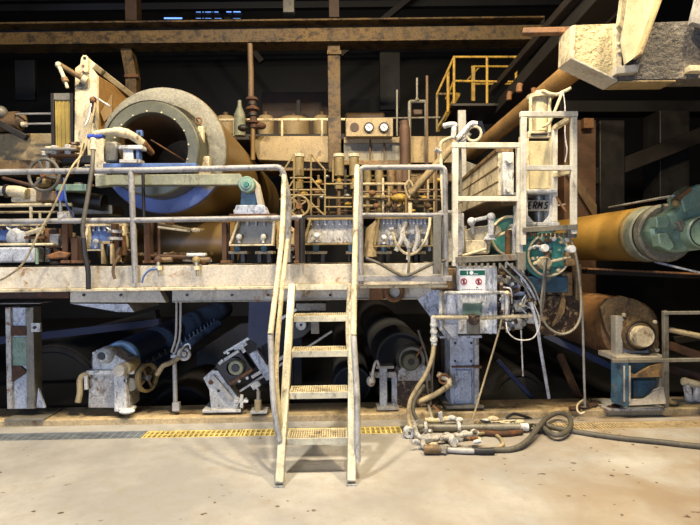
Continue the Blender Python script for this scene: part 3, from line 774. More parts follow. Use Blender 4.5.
part('sight_gauge', t, MB().lathe(P(573,249,YG-.09),(0,1,0),[(0,0),(0,.03),(.02,.036),(.13,.036)],20), 'gauge_face')
part('grease_pipe', t, MB().pt([(547,251,YG-.03),(548,262,YG-.05)],.02,10), 'rust_orange')
part('side_tube', t, MB().pt([(550,262,YG-.04),(570,257,YG-.05)],.013,8), 'cream')
part('side_tube', t, MB().ps([(528,250,YG-.03),(536,246,YG-.04),(545,248,YG-.03)],.011,8), 'white')
part('valve_block', t, MB().pb(566,252,577,266,YG-.06,.1), 'beige_rust', .012)
part('plug', t, MB().pc(549,278.5,YG+.04,.05,.022), 'steel')
for k in range(10):
    an = 2*math.pi*(k+.3)/10; c = P(549,255,YG)+V((math.cos(an)*.16,0,math.sin(an)*.16)); part('bolt', t, MB().hexbolt(c,.016,.02), 'cream' if k%3 else 'rust_orange')
for k in range(9):
    part('clamp_fitting', t, MB().ball(P(random.uniform(532,568),random.uniform(238,252),YG-.01),random.uniform(.015,.03),(1,.6,1)), ('teal_pale','white','rust_orange')[k%3])
t = thing('green_gearbox', 'smaller teal gear cover behind the left guard frame', 'gearbox', P(504,252,5.05))
part('housing', t, MB().lathe(P(511,236,5.15),(0,1,0),[(0,.0),(0,.18),(.03,.20),(.3,.20),(.3,0)],40), 'teal')
part('cover_ring', t, MB().torus(P(511,236,5.145),(0,1,0),.195,.014,40,8), 'cream')
part('cover_rib', t, MB().pbar((494,238,4.97),(514,228,4.97),.02,.03), 'cream', .003)
part('standpipe', t, MB().pt([(508,230,4.9),(508,256,4.9)],.03,12), 'rust_orange')
part('standpipe', t, MB().pt([(514,226,4.9),(514,256,4.9)],.02,12), 'white_dirty')

# blackened drive housing under the gearbox + hose loops
t = thing('drive_housing', 'blackened rusty drive housing under the round teal gearbox', 'housing', P(552,334,4.95))
part('body', t, MB().pp([(521,292),(572,291),(582,300),(582,326),(566,336),(545,336),(530,322),(521,306)],4.92,.4), 'rust_black', .015)
part('cover', t, MB().lathe(P(553,311,4.9),(0,1,0),[(0,0),(0,.15),(.03,.17),(.1,.17)],32), 'rust_black')
part('curved_guard', t, MB().prism([P(x,y,4.86) for x,y in ((563,292),(566,300),(565,312),(559,322),(552,327),(556,320),(560,311),(561,300))],(0,.05,0)), 'beige_rust', .004, 'pale curved guard')
part('side_lug', t, MB().pb(562,272,573,296,4.84,.14), 'beige_rust', .012)
part('side_lug', t, MB().pb(576,264,582,300,4.9,.1), 'beige_rust', .01)
solo('looped_hose', MB().ps([(545,262,4.62),(543,285,4.6),(541,305,4.6),(543,318,4.6),(549,328,4.6),(561,334,4.6),(573,330,4.6),(580,318,4.6),(581,300,4.6),(579,275,4.62),(576,255,4.66),(571,240,4.72)],.011,8), 'sheet_grey', 'cream hose hanging in a loop below the round teal gearbox', 'hose')
solo('air_tube', MB().ps([(547,258,4.58),(545,280,4.57),(544,300,4.57),(542,314,4.58)],.008,8), 'rubber_grey', 'dark thin tube hanging straight down in front of the teal gearbox', 'tube')
solo('air_tube', MB().ps([(506,322,4.6),(508,332,4.58),(516,339,4.58),(527,340,4.58),(535,336,4.6),(540,322,4.62),(534,304,4.63)],.006,8), 'white', 'thin white tube looping under the dirty white valves', 'tube')
solo('hanging_hose', MB().ps([(531,303,4.62),(537,325,4.62),(540,345,4.66),(545,375,4.78),(549,398,4.9)],.015,8), 'whiteblue', 'pale hose falling from the valves to the kerb right of the pedestal', 'hose')
solo('hanging_rod', MB().ps([(502,318,4.64),(497,338,4.66),(485,378,4.7),(470,428,4.62)],.009,8), 'hose_cream', 'thin slanting rod from the valves down to the floor pipes', 'rod')
solo('hanging_rod', MB().pt([(521,330,4.7),(523,376,4.8)],.007,8), 'white', 'short thin white rod hanging below the valves', 'rod')
solo('hanging_rod', MB().pt([(582,300,4.75),(585,407,4.99)],.011,8), 'galv', 'long thin rod from the rusty drum down to the kerb', 'rod')

# pneumatic cylinder column
YP = 4.86
t = thing('pneumatic_cylinder', 'tall cream pneumatic cylinder on a yoke inside the tall guard frame', 'pneumatic cylinder', P(541,232,YP))
part('barrel', t, MB().cyl(P(540,132,YP+.12),P(540,99,YP+.12),.075,None,24), 'cream_clean')
for x in (530.5,549.5): part('tie_rod', t, MB().pt([(x,132,YP+.05),(x,97,YP+.05)],.016,10), 'cream')
for x in (533.5,546.5): part('tie_rod', t, MB().pt([(x,132,YP+.22),(x,97,YP+.22)],.014,10), 'cream')
part('cap', t, MB().lathe(P(540,99,YP+.12),(0,0,1),[(0,0),(0,.12),(.035,.125),(.045,.08),(.07,.06),(.075,0)],24), 'cream')
part('top_nut', t, MB().pt([(534,94,YP+.1),(533,88,YP+.1)],.022,8), 'rust_orange')
part('base_flange', t, MB().pb(528,131,552,138,YP,.26), 'cream', .008)
part('seal_ring', t, MB().pb(531,133,548,135,YP-.012,.02), 'black', .003)
part('neck', t, MB().pb(531,138,549,141,YP+.02,.2), 'steel_dark', .004)
part('rod_cover', t, MB().pb(529,141,551,189,YP,.24), 'cream_clean', .008)
part('cover_edge', t, MB().pb(551,138,555,190,YP-.02,.28), 'cream', .004)
part('cover_edge', t, MB().pb(526,138,529,190,YP-.02,.28), 'cream', .004)
part('lower_flange', t, MB().pb(523,189,558,193.5,YP-.08,.42), 'white', .012)
part('yoke_side', t, MB().pb(524,194,528,224,YP-.02,.3), 'white', .004)
part('yoke_side', t, MB().pb(550,194,554,224,YP-.02,.3), 'white', .004)
part('yoke_plate', t, MB().pb(528,200,550,211,YP,.02), 'deckpaint', .003)
part('rod', t, MB().pt([(539,194,YP+.14),(539,224,YP+.14)],.05,16), 'steel')
part('gusset', t, MB().pp([(526,213),(534,222),(526,222)],YP-.03,.03), 'white', .002)
part('gusset', t, MB().pp([(552,213),(552,222),(544,222)],YP-.03,.03), 'white', .002)
part('foot_plate', t, MB().pb(522,222,560,226.5,YP-.08,.42), 'white', .01)
part('foot_block', t, MB().pb(541,226,556,232,YP-.02,.2), 'white', .004)
part('foot_block', t, MB().pb(526,226,534,232,YP-.02,.2), 'rust_black', .004)
part('stay', t, MB().pbar((554,194,YP-.04),(566,212,YP-.1),.02,.02), 'rust_orange')
part('stay', t, MB().pbar((554,206,YP-.04),(566,204,YP-.1),.012,.012), 'hose_cream')
# hand painted letters on the yoke plate
def stroke(mb, pts, wd=.011):
    for a_, b_ in zip(pts[:-1], pts[1:]): mb.pbar((a_[0],a_[1],YP-.006),(b_[0],b_[1],YP-.006),wd,.008)
L_ = {'E': [[(3,0),(.6,0),(0,6),(2.6,6)],[(.4,3),(2.4,3)]], 'R': [[(0,6),(.6,0),(3,.2),(2.8,2.8),(.3,3)],[(1.3,3),(2.8,6)]],
      'M': [[(0,6),(.6,0),(1.6,4),(3.4,0),(3.2,6)]], 'S': [[(3,.3),(.9,.4),(.7,2.8),(2.6,3.1),(2.3,5.8),(0,5.8)]]}
m = MB()
for x0, ch in ((528.6,'E'),(533.4,'R'),(538.2,'M'),(544.4,'S')):
    for st in L_[ch]: stroke(m, [(x0+x*1.1-(y-3)*.15, 201.9+y*1.12) for x,y in st])
part('painted_lettering', t, m, 'black', label='black hand-painted letters')
solo('air_hose', MB().ps([(540,96,4.9),(543,91,4.86),(549,93.5,4.84),(557,94.5,4.84),(563,92,4.82),(571,88,4.8)],.016,8), 'cream', 'cream hose over the top of the pneumatic cylinder', 'hose')
solo('air_hose', MB().ps([(562,93,4.78),(556,108,4.78),(549,123,4.8),(542,127,4.84)],.014,8), 'cream', 'straight cream hose slanting down beside the pneumatic cylinder', 'hose')
solo('dangling_rope', MB().ps([(563,92,4.8),(565,108,4.8),(565,135,4.8),(567,150,4.8),(565,162,4.8)],.006,6), 'white', 'thin pale cord hanging inside the tall guard frame', 'rope')

# cream casting with link arm
t = thing('link_arm_casting', 'cream casting with a knobbed link arm behind the left guard frame', 'casting', P(480,254,4.9))
part('body', t, MB().pp([(464,231),(480,226),(500,225),(503,232),(492,240),(490,254),(464,254)],4.82,.25), 'cream', .02)
part('face_plate', t, MB().pb(466,240,487,253,4.78,.05), 'cream', .008)
part('link_bar', t, MB().pbar((471,221,4.77),(491,216.5,4.77),.036,.04), 'white', .01)
part('knob', t, MB().ball(P(471.5,221.5,4.77),.04), 'white')
part('knob', t, MB().ball(P(491,217,4.77),.042), 'white')
part('link_leg', t, MB().pbar((491,219,4.77),(491,236,4.77),.05,.05), 'white', .01)
part('link_leg', t, MB().pbar((472,223,4.78),(473,234,4.8),.03,.04), 'white', .01)
part('gusset', t, MB().pp([(484,240),(490,232),(497,240)],4.76,.06), 'white', .006)
part('rod', t, MB().pt([(462,256,4.74),(486,249,4.74)],.014,8), 'cream')
t = thing('wall_bracket', 'white angle bracket plate behind the corner of the right handrail', 'bracket', P(455,255,4.8))
part('plate', t, MB().pb(441,210,461,213,4.7,.3), 'white', .004)
part('leg', t, MB().pb(458,213,464,255,4.8,.2), 'white', .004)
part('web', t, MB().pb(446,213,452,262,4.84,.2), 'white_dirty', .004)

# big beige doctor beam
t = thing('machine_cross_beam', 'big beige box beam running back into the machine behind the left guard frame', 'beam', P(510,215,5.1))
W_ = P(513,170,5.05).x - P(498,170,5.05).x
part('box_beam', t, MB().prism([P(498,151,5.05),P(498,196,5.05),P(452,217,7.0),P(452,189,7.0)],(W_,0,0)), 'cream', .008)
part('top_lip', t, MB().prism([P(496,148,5.04),P(496,152,5.04),P(451,190,7.0),P(451,187,7.0)],(W_+.02,0,0)), 'beige_rust', .004)
part('bottom_lip', t, MB().prism([P(498,196.5,5.05),P(503,205,5.05),P(458,226,7.0),P(452,218,7.0)],(W_,0,0)), 'tan_dark', .006)
part('seam_strip', t, MB().prism([P(497.5,181,5.05),P(497.5,182.5,5.05),P(452,208,7.0),P(452,207,7.0)],(.01,0,0)), 'tan_dark')
part('seam_strip', t, MB().prism([P(497.5,166,5.05),P(497.5,168,5.05),P(452,198,7.0),P(452,197,7.0)],(.01,0,0)), 'tan_dark')
part('end_plate', t, MB().pb(503,152,514,195,4.98,.07), 'white', .008)
part('end_boss', t, MB().lathe(P(510,160,4.93),(0,1,0),[(0,0),(0,.028),(.015,.034),(.05,.034)],18), 'white')
part('end_boss', t, MB().lathe(P(509,190,4.94),(0,1,0),[(0,0),(0,.02),(.015,.024),(.05,.024)],18), 'white')
t = thing('air_receiver', 'grey dirty bracket box under the brown pipes behind the left guard frame', 'bracket box', P(476,180,6.0))
part('body', t, MB().pp([(464,160),(485,168),(500,160),(500,175),(470,188),(464,186)],7.3,.3), 'galv_dark', .01)
part('post', t, MB().pb(460,110,466,375,7.2,.06), 'galv', .004)

# large brown pipes
solo('brown_duct_pipe', MB().tube([P(598,50,4.6), P(471,154,8.3)], .105, 24), 'tan_pipe', 'thick brown pipe running down from the top right box beam', 'pipe')
solo('tan_duct_pipe', MB().tube([P(462,136,5.7), P(411,193,6.0)], .042, 16), 'beige', 'thin tan pipe slanting down in the middle of the machine', 'pipe')
solo('overhead_girder', MB().bar(P(640,-40,4.6), P(505,108,8.0), .26, .26), 'dark', 'dark girder slanting down left of the brown duct pipe', 'girder', bevel=.01)
solo('overhead_girder', MB().bar(P(590,-20,5.2), P(492,92,8.4), .10, .12), 'dark_beam', 'narrow dark brown girder slanting beside the yellow stair rail', 'girder', bevel=.01)
solo('overhead_girder', MB().bar(P(660,-30,6.2), P(560,76,8.6), .09, .12), 'dark_beam', 'narrow brown girder slanting just left of the plastered box beam', 'girder', bevel=.01)
solo('crosswise_bar', MB().bar(P(523,32,4.3),P(575,31,4.1),.05,.06), 'rust_orange', 'orange-brown bar left of the plastered box beam', 'bar', bevel=.008)

# ================================================================= TOP RIGHT BOX BEAM
t = thing('plastered_box_beam', 'massive rough cream box beam hanging at the top right', 'beam', P(640,90,4.1))
part('beam_body', t, MB().pp([(573,25),(617,23.5),(617,80),(572,57)],4.0,.2), 'beam_plaster', .004)
part('beam_body', t, MB().pp([(617,23.5),(960,12),(960,74),(617,80)],4.0,.2), 'beam_grey', .004, 'greyer right part with flaking cream patches')
part('end_frame', t, MB().pp([(571,26),(576,24.5),(575,59),(570,59)],3.98,.22), 'cream', .006)
part('lower_frame', t, MB().pp([(571,56),(618,79),(618,81.5),(570,58.5)],3.98,.22), 'deckpaint', .006)
part('bottom_plate', t, MB().prism([P(619,80.6,4.0),P(676,80,4.0),P(660,88,4.2),P(605,88.5,4.2)],(0,0,-.012)), 'beige', .003)
part('stiffener', t, MB().pb(615.5,24,622,71,3.95,.05), 'cream', .005)
part('bottom_lug', t, MB().pp([(616,66),(640,64),(638,72),(616,74)],3.93,.07), 'deckpaint', .005)
part('bottom_lug', t, MB().pb(690,65,705,71,3.93,.07), 'cream', .005)
for x,y in ((619,28),(619,44),(619,52),(619,68),(696,68)): part('bolt', t, MB().ball(P(x,y,3.945),.014), 'cream')
t = thing('hanger_blade', 'cream folded hanger blade in front of the plastered box beam', 'hanger', P(628,62,3.9))
part('blade', t, MB().pp([(629,-14),(664,-14),(638,55),(626,64),(622,40)],3.86,.03), 'cream_clean', .004)
part('fold_flange', t, MB().prism([P(624,-14,3.82),P(629,-14,3.86),P(623,30,3.88),P(619,25,3.86)],(0,.05,0)), 'cream', .003)
part('fold_flange', t, MB().bar(P(663,-14,3.84),P(637,57,3.84),.02,.1), 'beige', .003)
solo('hanger_blade', MB().prism([P(700,-10,3.9),P(720,-10,3.9),P(720,30,3.9),P(692,22,3.9)],(0,.05,0)), 'galv', 'grey hanger plate cut by the right edge of the picture at the top', 'hanger')

# ================================================================= RIGHT SIDE
YY = 5.0
t = thing('yellow_roll', 'long shiny yellow roll at the right of the machine', 'roll', P(650,264,YY))
p = P(665,233,YY)
part('roll_body', t, MB().lathe(p,(0,1,0),[(.12,0),(.12,.262),(.2,.283),(2.4,.283),(2.4,0)],56), 'yellow_roll')
part('band', t, MB().lathe(p,(0,1,0),[(.24,.283),(.25,.288),(.32,.288),(.33,.283)],56), 'yellow_pale')
part('end_ring', t, MB().lathe(p,(0,1,0),[(0.0,.05),(-.01,.10),(-.03,.20),(-.045,.26),(-.02,.285),(.05,.285),(.08,.25)],56), 'flange', label='grey end ring')
part('end_groove', t, MB().lathe(p,(0,1,0),[(.06,.262),(.16,.262)],56), 'steel_dark')
part('band', t, MB().lathe(p,(0,1,0),[(.12,.262),(.13,.280),(.19,.284),(.24,.284)],56), 'arm_paint', label='olive band')
t = thing('roll_bearing_housing', 'pale green bearing housing on the near end of the yellow roll', 'bearing housing', P(680,262,4.7))
p = P(672,232,4.85)
part('bell', t, MB().lathe(p,(-.16,1,.02),[(-.3,0),(-.3,.10),(-.26,.12),(.0,.14),(.03,.15),(.1,.15),(.12,0)],44), 'teal_pale')
part('body', t, MB().pp([(657,219),(672,212),(688,201),(700,197),(745,190),(745,244),(700,250),(676,253),(664,250),(655,241),(651,231)],4.62,.2), 'teal_pale', .03)
part('support_arm', t, MB().pp([(712,246),(760,240),(780,420),(720,420)],4.66,.16), 'teal_pale', .02)
part('end_cap', t, MB().lathe(P(704,232,4.5),(0,1,0),[(0,0),(0,.12),(.02,.14),(.14,.15)],40), 'teal_pale')
part('cap_groove', t, MB().torus(P(704,232,4.5),(0,1,0),.125,.006,40,6), 'steel_dark')
part('lug', t, MB().pp([(656,217),(668,214),(671,222),(668,228),(657,228)],4.55,.12), 'teal_pale', .012)
part('lug', t, MB().pp([(658,234),(667,232),(676,246),(670,252),(660,246)],4.55,.12), 'teal_pale', .012)
part('lug', t, MB().pp([(678,222),(684,220),(688,229),(682,231)],4.56,.1), 'galv_dark', .006)
part('cap_nut', t, MB().pt([(674,203,4.6),(680,197,4.6)],.03,12), 'beige_rust')
part('pipe_fitting', t, MB().ps([(672,202,4.58),(680,196,4.56),(686,192,4.56),(690,189,4.56)],.02,10), 'rust_orange')
part('top_bracket', t, MB().pp([(680,197),(690,188),(700,184),(745,178),(745,200),(700,206),(685,213)],4.58,.2), 'teal_pale', .015)
part('brass_plug', t, MB().ball(P(676,203,4.54),.035), 'yellow_pale')
solo('spray_bar', MB().tube([P(673,196,4.7), P(609,207.5,7.2)], .013, 10), 'galv', 'slim grey bar slanting above the yellow roll', 'bar')
t = thing('grey_column', 'grey-brown steel column rising behind the tall guard frame', 'column', P(580,232,6.4))
part('column', t, MB().pb(565,120,596,335,7.6,.35), 'standpipe_brown', .01)
part('gusset', t, MB().pp([(563,168),(566,160),(597,205),(597,222)],7.54,.05), 'tan_dark', .004)
part('top_cap', t, MB().pb(584,118,594,128,7.5,.1), 'rust_orange', .004)
t = thing('rusty_rail', 'rust-edged dark cross rail under the yellow roll', 'rail', P(640,280,5.8))
part('rail', t, MB().bar(P(583,271,5.9),P(950,288,5.9),.06,.2), 'dark_beam', .006)
part('lip', t, MB().bar(P(583,268.5,5.85),P(950,286,5.85),.022,.24), 'rust_orange', .004)
solo('pale_bar', MB().bar(P(655,262,5.4),P(705,274,5.4),.02,.02), 'whiteblue', 'thin pale bar slanting under the green bearing housing', 'bar')

# rusty drum lower right
t = thing('rusty_drum', 'rusty brown drum with a stepped bearing boss at the lower right', 'drum', P(637,357,5.0))
YD = 5.15
p = P(632,330,YD)
part('shell', t, MB().lathe(p,(0,1,0),[(0,0),(0,.27),(.03,.30),(.5,.315),(5.5,.315),(5.5,0)],48), 'drum_rust')
part('end_cover', t, MB().pp([(601,308),(608,299),(622,296),(638,300),(650,308),(658,324),(660,345),(654,356),(620,352),(606,330)],YD-.06,.07), 'beige_rust', .01)
part('side_plate', t, MB().pp([(617,320),(624,318),(650,352),(648,358),(618,358)],YD-.12,.07), 'galv', .008)
part('side_post', t, MB().pb(616,316,623,358,YD-.16,.1), 'deckpaint', .008)
part('boss', t, MB().lathe(P(641,336,YD-.24),(0,1,0),[(0,0),(0,.118),(.01,.124),(.05,.126),(.05,.148),(.1,.152),(.1,.168),(.16,.172)],40), 'beige_rust')
part('boss_face', t, MB().lathe(P(645,337,YD-.32),(0,1,0),[(0,0),(0,.092),(.012,.10),(.1,.102)],36), 'cream')
part('dark_groove', t, MB().torus(P(641,336,YD-.22),(0,1,0),.136,.012,40,8), 'steel_dark')
for x,y in ((619,318),(624,315),(655,322),(657,350)): part('bolt', t, MB().ball(P(x,y,YD-.13),.022), 'cream')
t = thing('drum_stand', 'blue-green box stand with torn pale panels under the rusty drum', 'stand', P(640,406,4.95))
YS = 4.95
part('back_panel', t, MB().pb(612,362,664,400,YS+.25,.03), 'tealblue', .004)
part('side_panel', t, MB().prism([P(611,356,YS),P(611,402,YS),P(628,408,YS-.12),P(628,360,YS-.12)],(0.02,.02,0)), 'tealblue', .003)
part('top_beam', t, MB().pb(617,356,667,362,YS-.1,.36), 'deckpaint', .006)
part('corner_post', t, MB().pb(624,366,631,402,YS-.1,.06), 'deckpaint', .005)
part('corner_post', t, MB().pb(660,364,664,404,YS-.08,.06), 'galv_dark', .005)
part('torn_panel', t, MB().pp([(625,370),(636,375),(650,366),(664,362),(664,377),(628,378)],YS-.09,.03), 'beige_rust', .004)
part('torn_panel', t, MB().pp([(625,400),(645,399),(656,390),(665,386),(666,404),(625,406)],YS-.09,.03), 'deckpaint', .004)
part('inner_plate', t, MB().pb(634,380,656,398,YS+.1,.02), 'tealblue', .004)
part('foot_plate', t, MB().box((P(608,407,4.92).x,4.94,.06),(P(668,407,4.92).x,5.3,.085)), 'white_dirty', .006)
t = thing('side_guardrail', 'low dull grey guardrail at the lower right edge', 'guardrail', P(664,408,4.7))
part('post', t, MB().pbar((665,311,4.72),(666,407,4.9),.045,.04), 'galv_dark', .004)
part('top_bar', t, MB().pbar((663,313,4.72),(940,310,4.72),.03,.04), 'galv_dark', .004)
part('middle_bar', t, MB().pbar((612,361,4.74),(940,356,4.74),.032,.04), 'galv_dark', .004)
part('round_rail', t, MB().pt([(667,329,4.78),(940,388,4.78)],.026,12), 'hose_cream')
for i,(a_,b_,mt,lab) in enumerate((((668,345,5.6),(860,412,4.9),'rust_orange','upper brown beam behind the low grey guardrail'),((668,368,5.6),(800,409,5.15),'rust','lower brown beam behind the low grey guardrail'),((672,340,6.2),(940,304,6.2),'dark_beam','dark beam behind the top of the low grey guardrail'))):
    solo('floor_beam', MB().bar(P(*a_),P(*b_),.09,.1), mt, lab, 'beam', 'beams behind the side guardrail', .006)
t = thing('pale_clevis', 'small pale two-legged clevis behind the low guardrail at the right edge', 'clevis', P(692,400,5.1))
part('leg', t, MB().pbar((686,382,5.2),(690,404,5.2),.06,.06), 'white', .015)
part('leg', t, MB().pbar((697,385,5.2),(697,404,5.2),.06,.06), 'white', .015)
part('bridge', t, MB().pt([(683,381,5.2),(702,386,5.2)],.04,12), 'cream')
part('base', t, MB().pb(680,402,706,405.5,5.15,.14), 'galv_dark', .004)

# ================================================================= HOSES AND PIPES ON THE FLOOR
def fl(pts, r, z=None, n=6, seg=10):
    return MB().tube(smooth([G(x, y, (z if z is not None else r)+ (dz[0] if dz else 0)) for x, y, *dz in pts], n), r, seg)
solo('black_hose', fl([(492,450),(512,449),(526,442,.02),(538,428,.05),(547,418,.05),(558,413,.05),(568,416,.06),(571,424,.04),(566,432,.03),(556,435,.03),(546,430,.02),(542,424,.02),(556,428,.0),(585,433),(620,438),(660,442),(720,448),(820,452),(940,450)],.023), 'rubber_grey', 'long thick black hose coiled once on the floor and running off right', 'hose')
solo('hose_coupling', fl([(472,450),(480,451),(494,451)],.028,.03), 'rubber', 'black rubber coupling sleeve joining the floor hoses', 'coupling')
t = thing('floor_pipe', 'straight dirty grey pipe lying on the floor before the kerb', 'pipe', G(470,430))
part('pipe', t, fl([(418,427),(460,427.5),(522,427)],.033,.045,seg=16), 'galv_dark')
part('rusty_end', t, fl([(474,432),(500,434),(522,432)],.024,.026,seg=12), 'rust', label='rusty lower pipe')
part('joint', t, fl([(520,427),(528,427)],.034,.05,seg=12), 'white')
for x in (424,457): part('collar', t, fl([(x,427.2),(x+3,427.2)],.05,.05,seg=16), 'white')
t = thing('floor_valve_train', 'chain of white valves and elbows on the floor at the hose heap', 'valves', G(450,440))
part('pipe_run', t, fl([(414,424,.05),(417,434,.05),(424,439,.02),(440,438,.02),(456,436,.02),(478,433,.02)],.022,.035), 'white_dirty')
for x,y,r in ((428,438,.05),(436,438.5,.042),(447,436,.045),(456,436,.04),(465,434,.045),(474,432,.036)): part('valve_body', t, MB().ball(G(x,y,.05),r*.8,(1.2,.9,.9)), 'white_dirty')
part('valve_bonnet', t, MB().cyl(G(452,440,.03),G(452,440,.03)+V((0,-.09,.01)),.036,None,12), 'white')
part('elbow', t, fl([(423,441),(424,446),(430,448)],.026,.035), 'white_dirty')
part('coupling', t, MB().cyl(G(424,449,.045),G(440,449,.045),.036,None,14), 'beige_rust')
part('coupling', t, MB().cyl(G(441,449,.04),G(447,450,.04),.036,None,6), 'steel_shiny')
solo('floor_hose', fl([(444,449.5),(460,450.5),(474,451)],.022,.03), 'galv', 'short grey hose from the white valves to the black coupling', 'hose')
solo('floor_hose', fl([(476,434,.02),(490,433),(499,437),(503,444),(496,449)],.014,.02), 'hose_cream', 'cream hose curling round to the black coupling', 'hose')
random.seed(21)
for k in range(14): part('small_fitting', t, MB().lathe(G(random.uniform(418,474),random.uniform(432,446),.06),(random.uniform(-1,1),-.6,random.uniform(0,.6)),[(0,0),(0,.014),(.03,.02),(.07,.012),(.07,0)],8), random.choice(('white','steel','rust_orange','galv_dark','cream')))
t = thing('upper_valve_train', 'pair of cream taps and elbows lying above the grey floor pipe', 'valves', G(436,420))
part('pipe_run', t, MB().ps([(424,420,4.8),(435,421,4.8),(447,419,4.82),(462,420,4.85)],.025,10), 'cream')
for x,y in ((431,420),(441,421),(452,418),(459,420)): part('valve_body', t, MB().ball(P(x,y,4.82),.035,(1.2,1,.8)), 'white')
part('lever', t, MB().pbar((433,405,4.85),(441,414,4.8),.022,.02), 'rust_orange', .003)
part('lever', t, MB().pt([(428,404,4.85),(432,418,4.82)],.012,8), 'cream')
part('stem', t, MB().pt([(440,412,4.8),(441,421,4.8)],.022,10), 'white')
solo('vertical_hose', MB().tube(smooth([P(434,344,4.66),P(432,358,4.64),P(426,374,4.62),P(417,388,4.6),P(410,402,4.58),P(408.5,418,4.56),P(411,428,4.5)],6),.02,12), 'hose_cream', 'thick cream hose dropping from the pipe loop to the floor', 'hose')
solo('vertical_hose', MB().tube(smooth([P(424,386,4.9),P(416,398,4.75),P(413,410,4.66),P(417,420,4.62)],6),.018,12), 'rubber_grey', 'dark grey hose bending down behind the thick cream hose', 'hose')
solo('hose_end_cap', MB().lathe(G(408.5,431,.05)+V((0,-.06,0)),(0,1,0),[(0,.015),(0,.045),(.03,.052),(.1,.04)],18), 'white', 'round white hose end lying by the drain at the heap', 'hose end')
t = thing('elbow_pipe', 'cream pipe with a lever valve slanting up before the pale pedestal', 'pipe', P(430,398,4.85))
part('pipe', t, MB().ps([(418,402,4.8),(432,396,4.85),(444,389,4.9),(449,385,4.92)],.026,12), 'hose_cream')
part('elbow', t, MB().ps([(449,386,4.92),(449,380,4.94),(443,377,4.96),(438,374,4.96)],.028,12), 'cream')
part('ring', t, MB().torus(P(444,379,4.93),(0,1,0),.045,.012,20,8), 'rust_orange')
for i,(pts,lab) in enumerate(((((418,330),(423,345),(427,358),(428,372),(427,384),(429,396)),'left of two thin brown tubes between ringed bearing and thick cream hose'),(((436,345),(434,360),(432,378),(433,396)),'right of two thin brown tubes between ringed bearing and thick cream hose'))):
    solo('thin_tube', MB().ps([(x,y,4.95) for x,y in pts],.010,8), 'rubber_grey', lab, 'tube', 'thin tubes before the ringed bearing')
solo('tangled_cable', MB().tube(smooth([G(x,y,.02) if y>424 else P(x,y,4.95) for x,y in ((506,418),(514,414),(526,417),(536,422),(528,428),(540,432),(548,427))],5),.014,8), 'rubber', 'thin black cable tangled on the floor inside the hose coil', 'cable')
t = thing('cream_fittings', 'loose cream pipe fittings lying at the kerb left of the hose coil', 'fittings', P(505,416,4.85))
for k,(x,y,r) in enumerate(((486,418,.03),(493,416,.036),(501,419,.03),(512,421,.034),(520,419,.03),(478,420,.026))):
    part('fitting', t, MB().ball(P(x,y+3,4.8),r,(1.6,1,.8)), ('white','cream','beige_rust')[k%3])
for k in range(12): part('nipple', t, MB().cyl(G(random.uniform(480,522),random.uniform(420,428),.04),G(random.uniform(480,522),random.uniform(420,428),.05),.008,None,8), random.choice(('white','steel','rubber','cream')))
part('pipe', t, MB().pt([(480,423,4.8),(520,423,4.84)],.02,10), 'hose_cream')
part('nipple', t, MB().pt([(518,427,4.7),(522,434,4.6)],.022,8), 'cream')
solo('curled_wire', MB().ps([(583,400,4.97),(578,404,4.9),(577,409,4.86),(580,413.5,4.84),(585,412,4.84)],.009,8), 'cream', 'short curled cream wire at the kerb below the long thin rod', 'wire')
random.seed(5)
for k,(x,y) in enumerate(((574,411),(586,408),(594,409),(602,407),(612,410),(620,412))):
    p = P(x,y,5.02); s_ = random.uniform(.03,.055)
    solo('debris_lump', MB().ball((p.x,5.0+.05*(k%4),.06+s_*.42),s_,(1.4,1,.45),8), ('rust','rust_black')[k%2], ('leftmost','second from the left','third from the left','third from the right','second from the right','rightmost')[k]+' of the dark scrap lumps on the kerb', 'debris', 'scrap lumps on the kerb')

# ================================================================= BIG OPEN-ENDED ROLL
t = thing('open_ended_roll', 'huge tan roll with an open pale ring end, at the left above the walkway', 'roll', P(163,213,5.3))
p = P(163.5,150.5,5.3)
part('shell', t, MB().lathe(p,(0,1,0),[(.0,.60),(0,.625),(.02,.637),(.10,.637),(.10,.625),(5.0,.625),(5.0,0)],96), 'tan')
part('end_flange', t, MB().lathe(p,(0,1,0),[(.05,.36),(-.03,.46),(-.03,.59),(-.012,.627),(.03,.637),(.055,.637)],96), 'flange_blue_lit', label='pale grey end flange, blue light painted on its lower half')
pr = P(151.5,148.5,4.98)
part('end_ring', t, MB().lathe(pr,(0,1,0),[(.5,.325),(.02,.335),(0,.345),(0,.435),(.015,.45),(.32,.455)],96), 'ring', label='olive grey end ring')
part('ring_groove', t, MB().torus(P(151.5,148.5,5.0),(0,1,0),.452,.007,80,6), 'steel_dark')
part('bore_liner', t, MB().lathe(pr,(0,1,0),[(.05,.330),(.5,.322),(1.1,.318),(1.1,0)],72), 'tan_dark', label='dark brown bore')
for k in range(16):
    an = math.pi*2*k/16+.1; c = pr+V((math.cos(an)*.352,-.002,math.sin(an)*.352)); part('bolt', t, MB().hexbolt(c,.008,.01), 'cream')
part('lifting_eye', t, MB().torus(P(198.5,121,5.18),(0,1,0),.03,.009,18,6), 'rust_orange')
part('end_clip', t, MB().pb(198,126,203,152,5.16,.08), 'cream', .006)
part('end_clip', t, MB().pb(198,156,209,177,5.14,.1), 'cream', .006)
solo('thin_brace_rod', MB().pt([(151,140,4.97),(192,165,5.3)],.007,8), 'rust_orange', 'thin rusty rod slanting inside the open roll', 'rod')

# lower brown roll behind the walkway
t = thing('lower_roll', 'dull brown roll lying crosswise under the open-ended roll, behind the mid rail', 'roll', P(170,290,6.0))
part('roll_body', t, MB().lathe(P(104,243,6.15),(1,0,0),[(0,0),(0,.22),(.02,.24),(1.52,.24),(1.54,.22),(1.54,0)],40), 'tan')

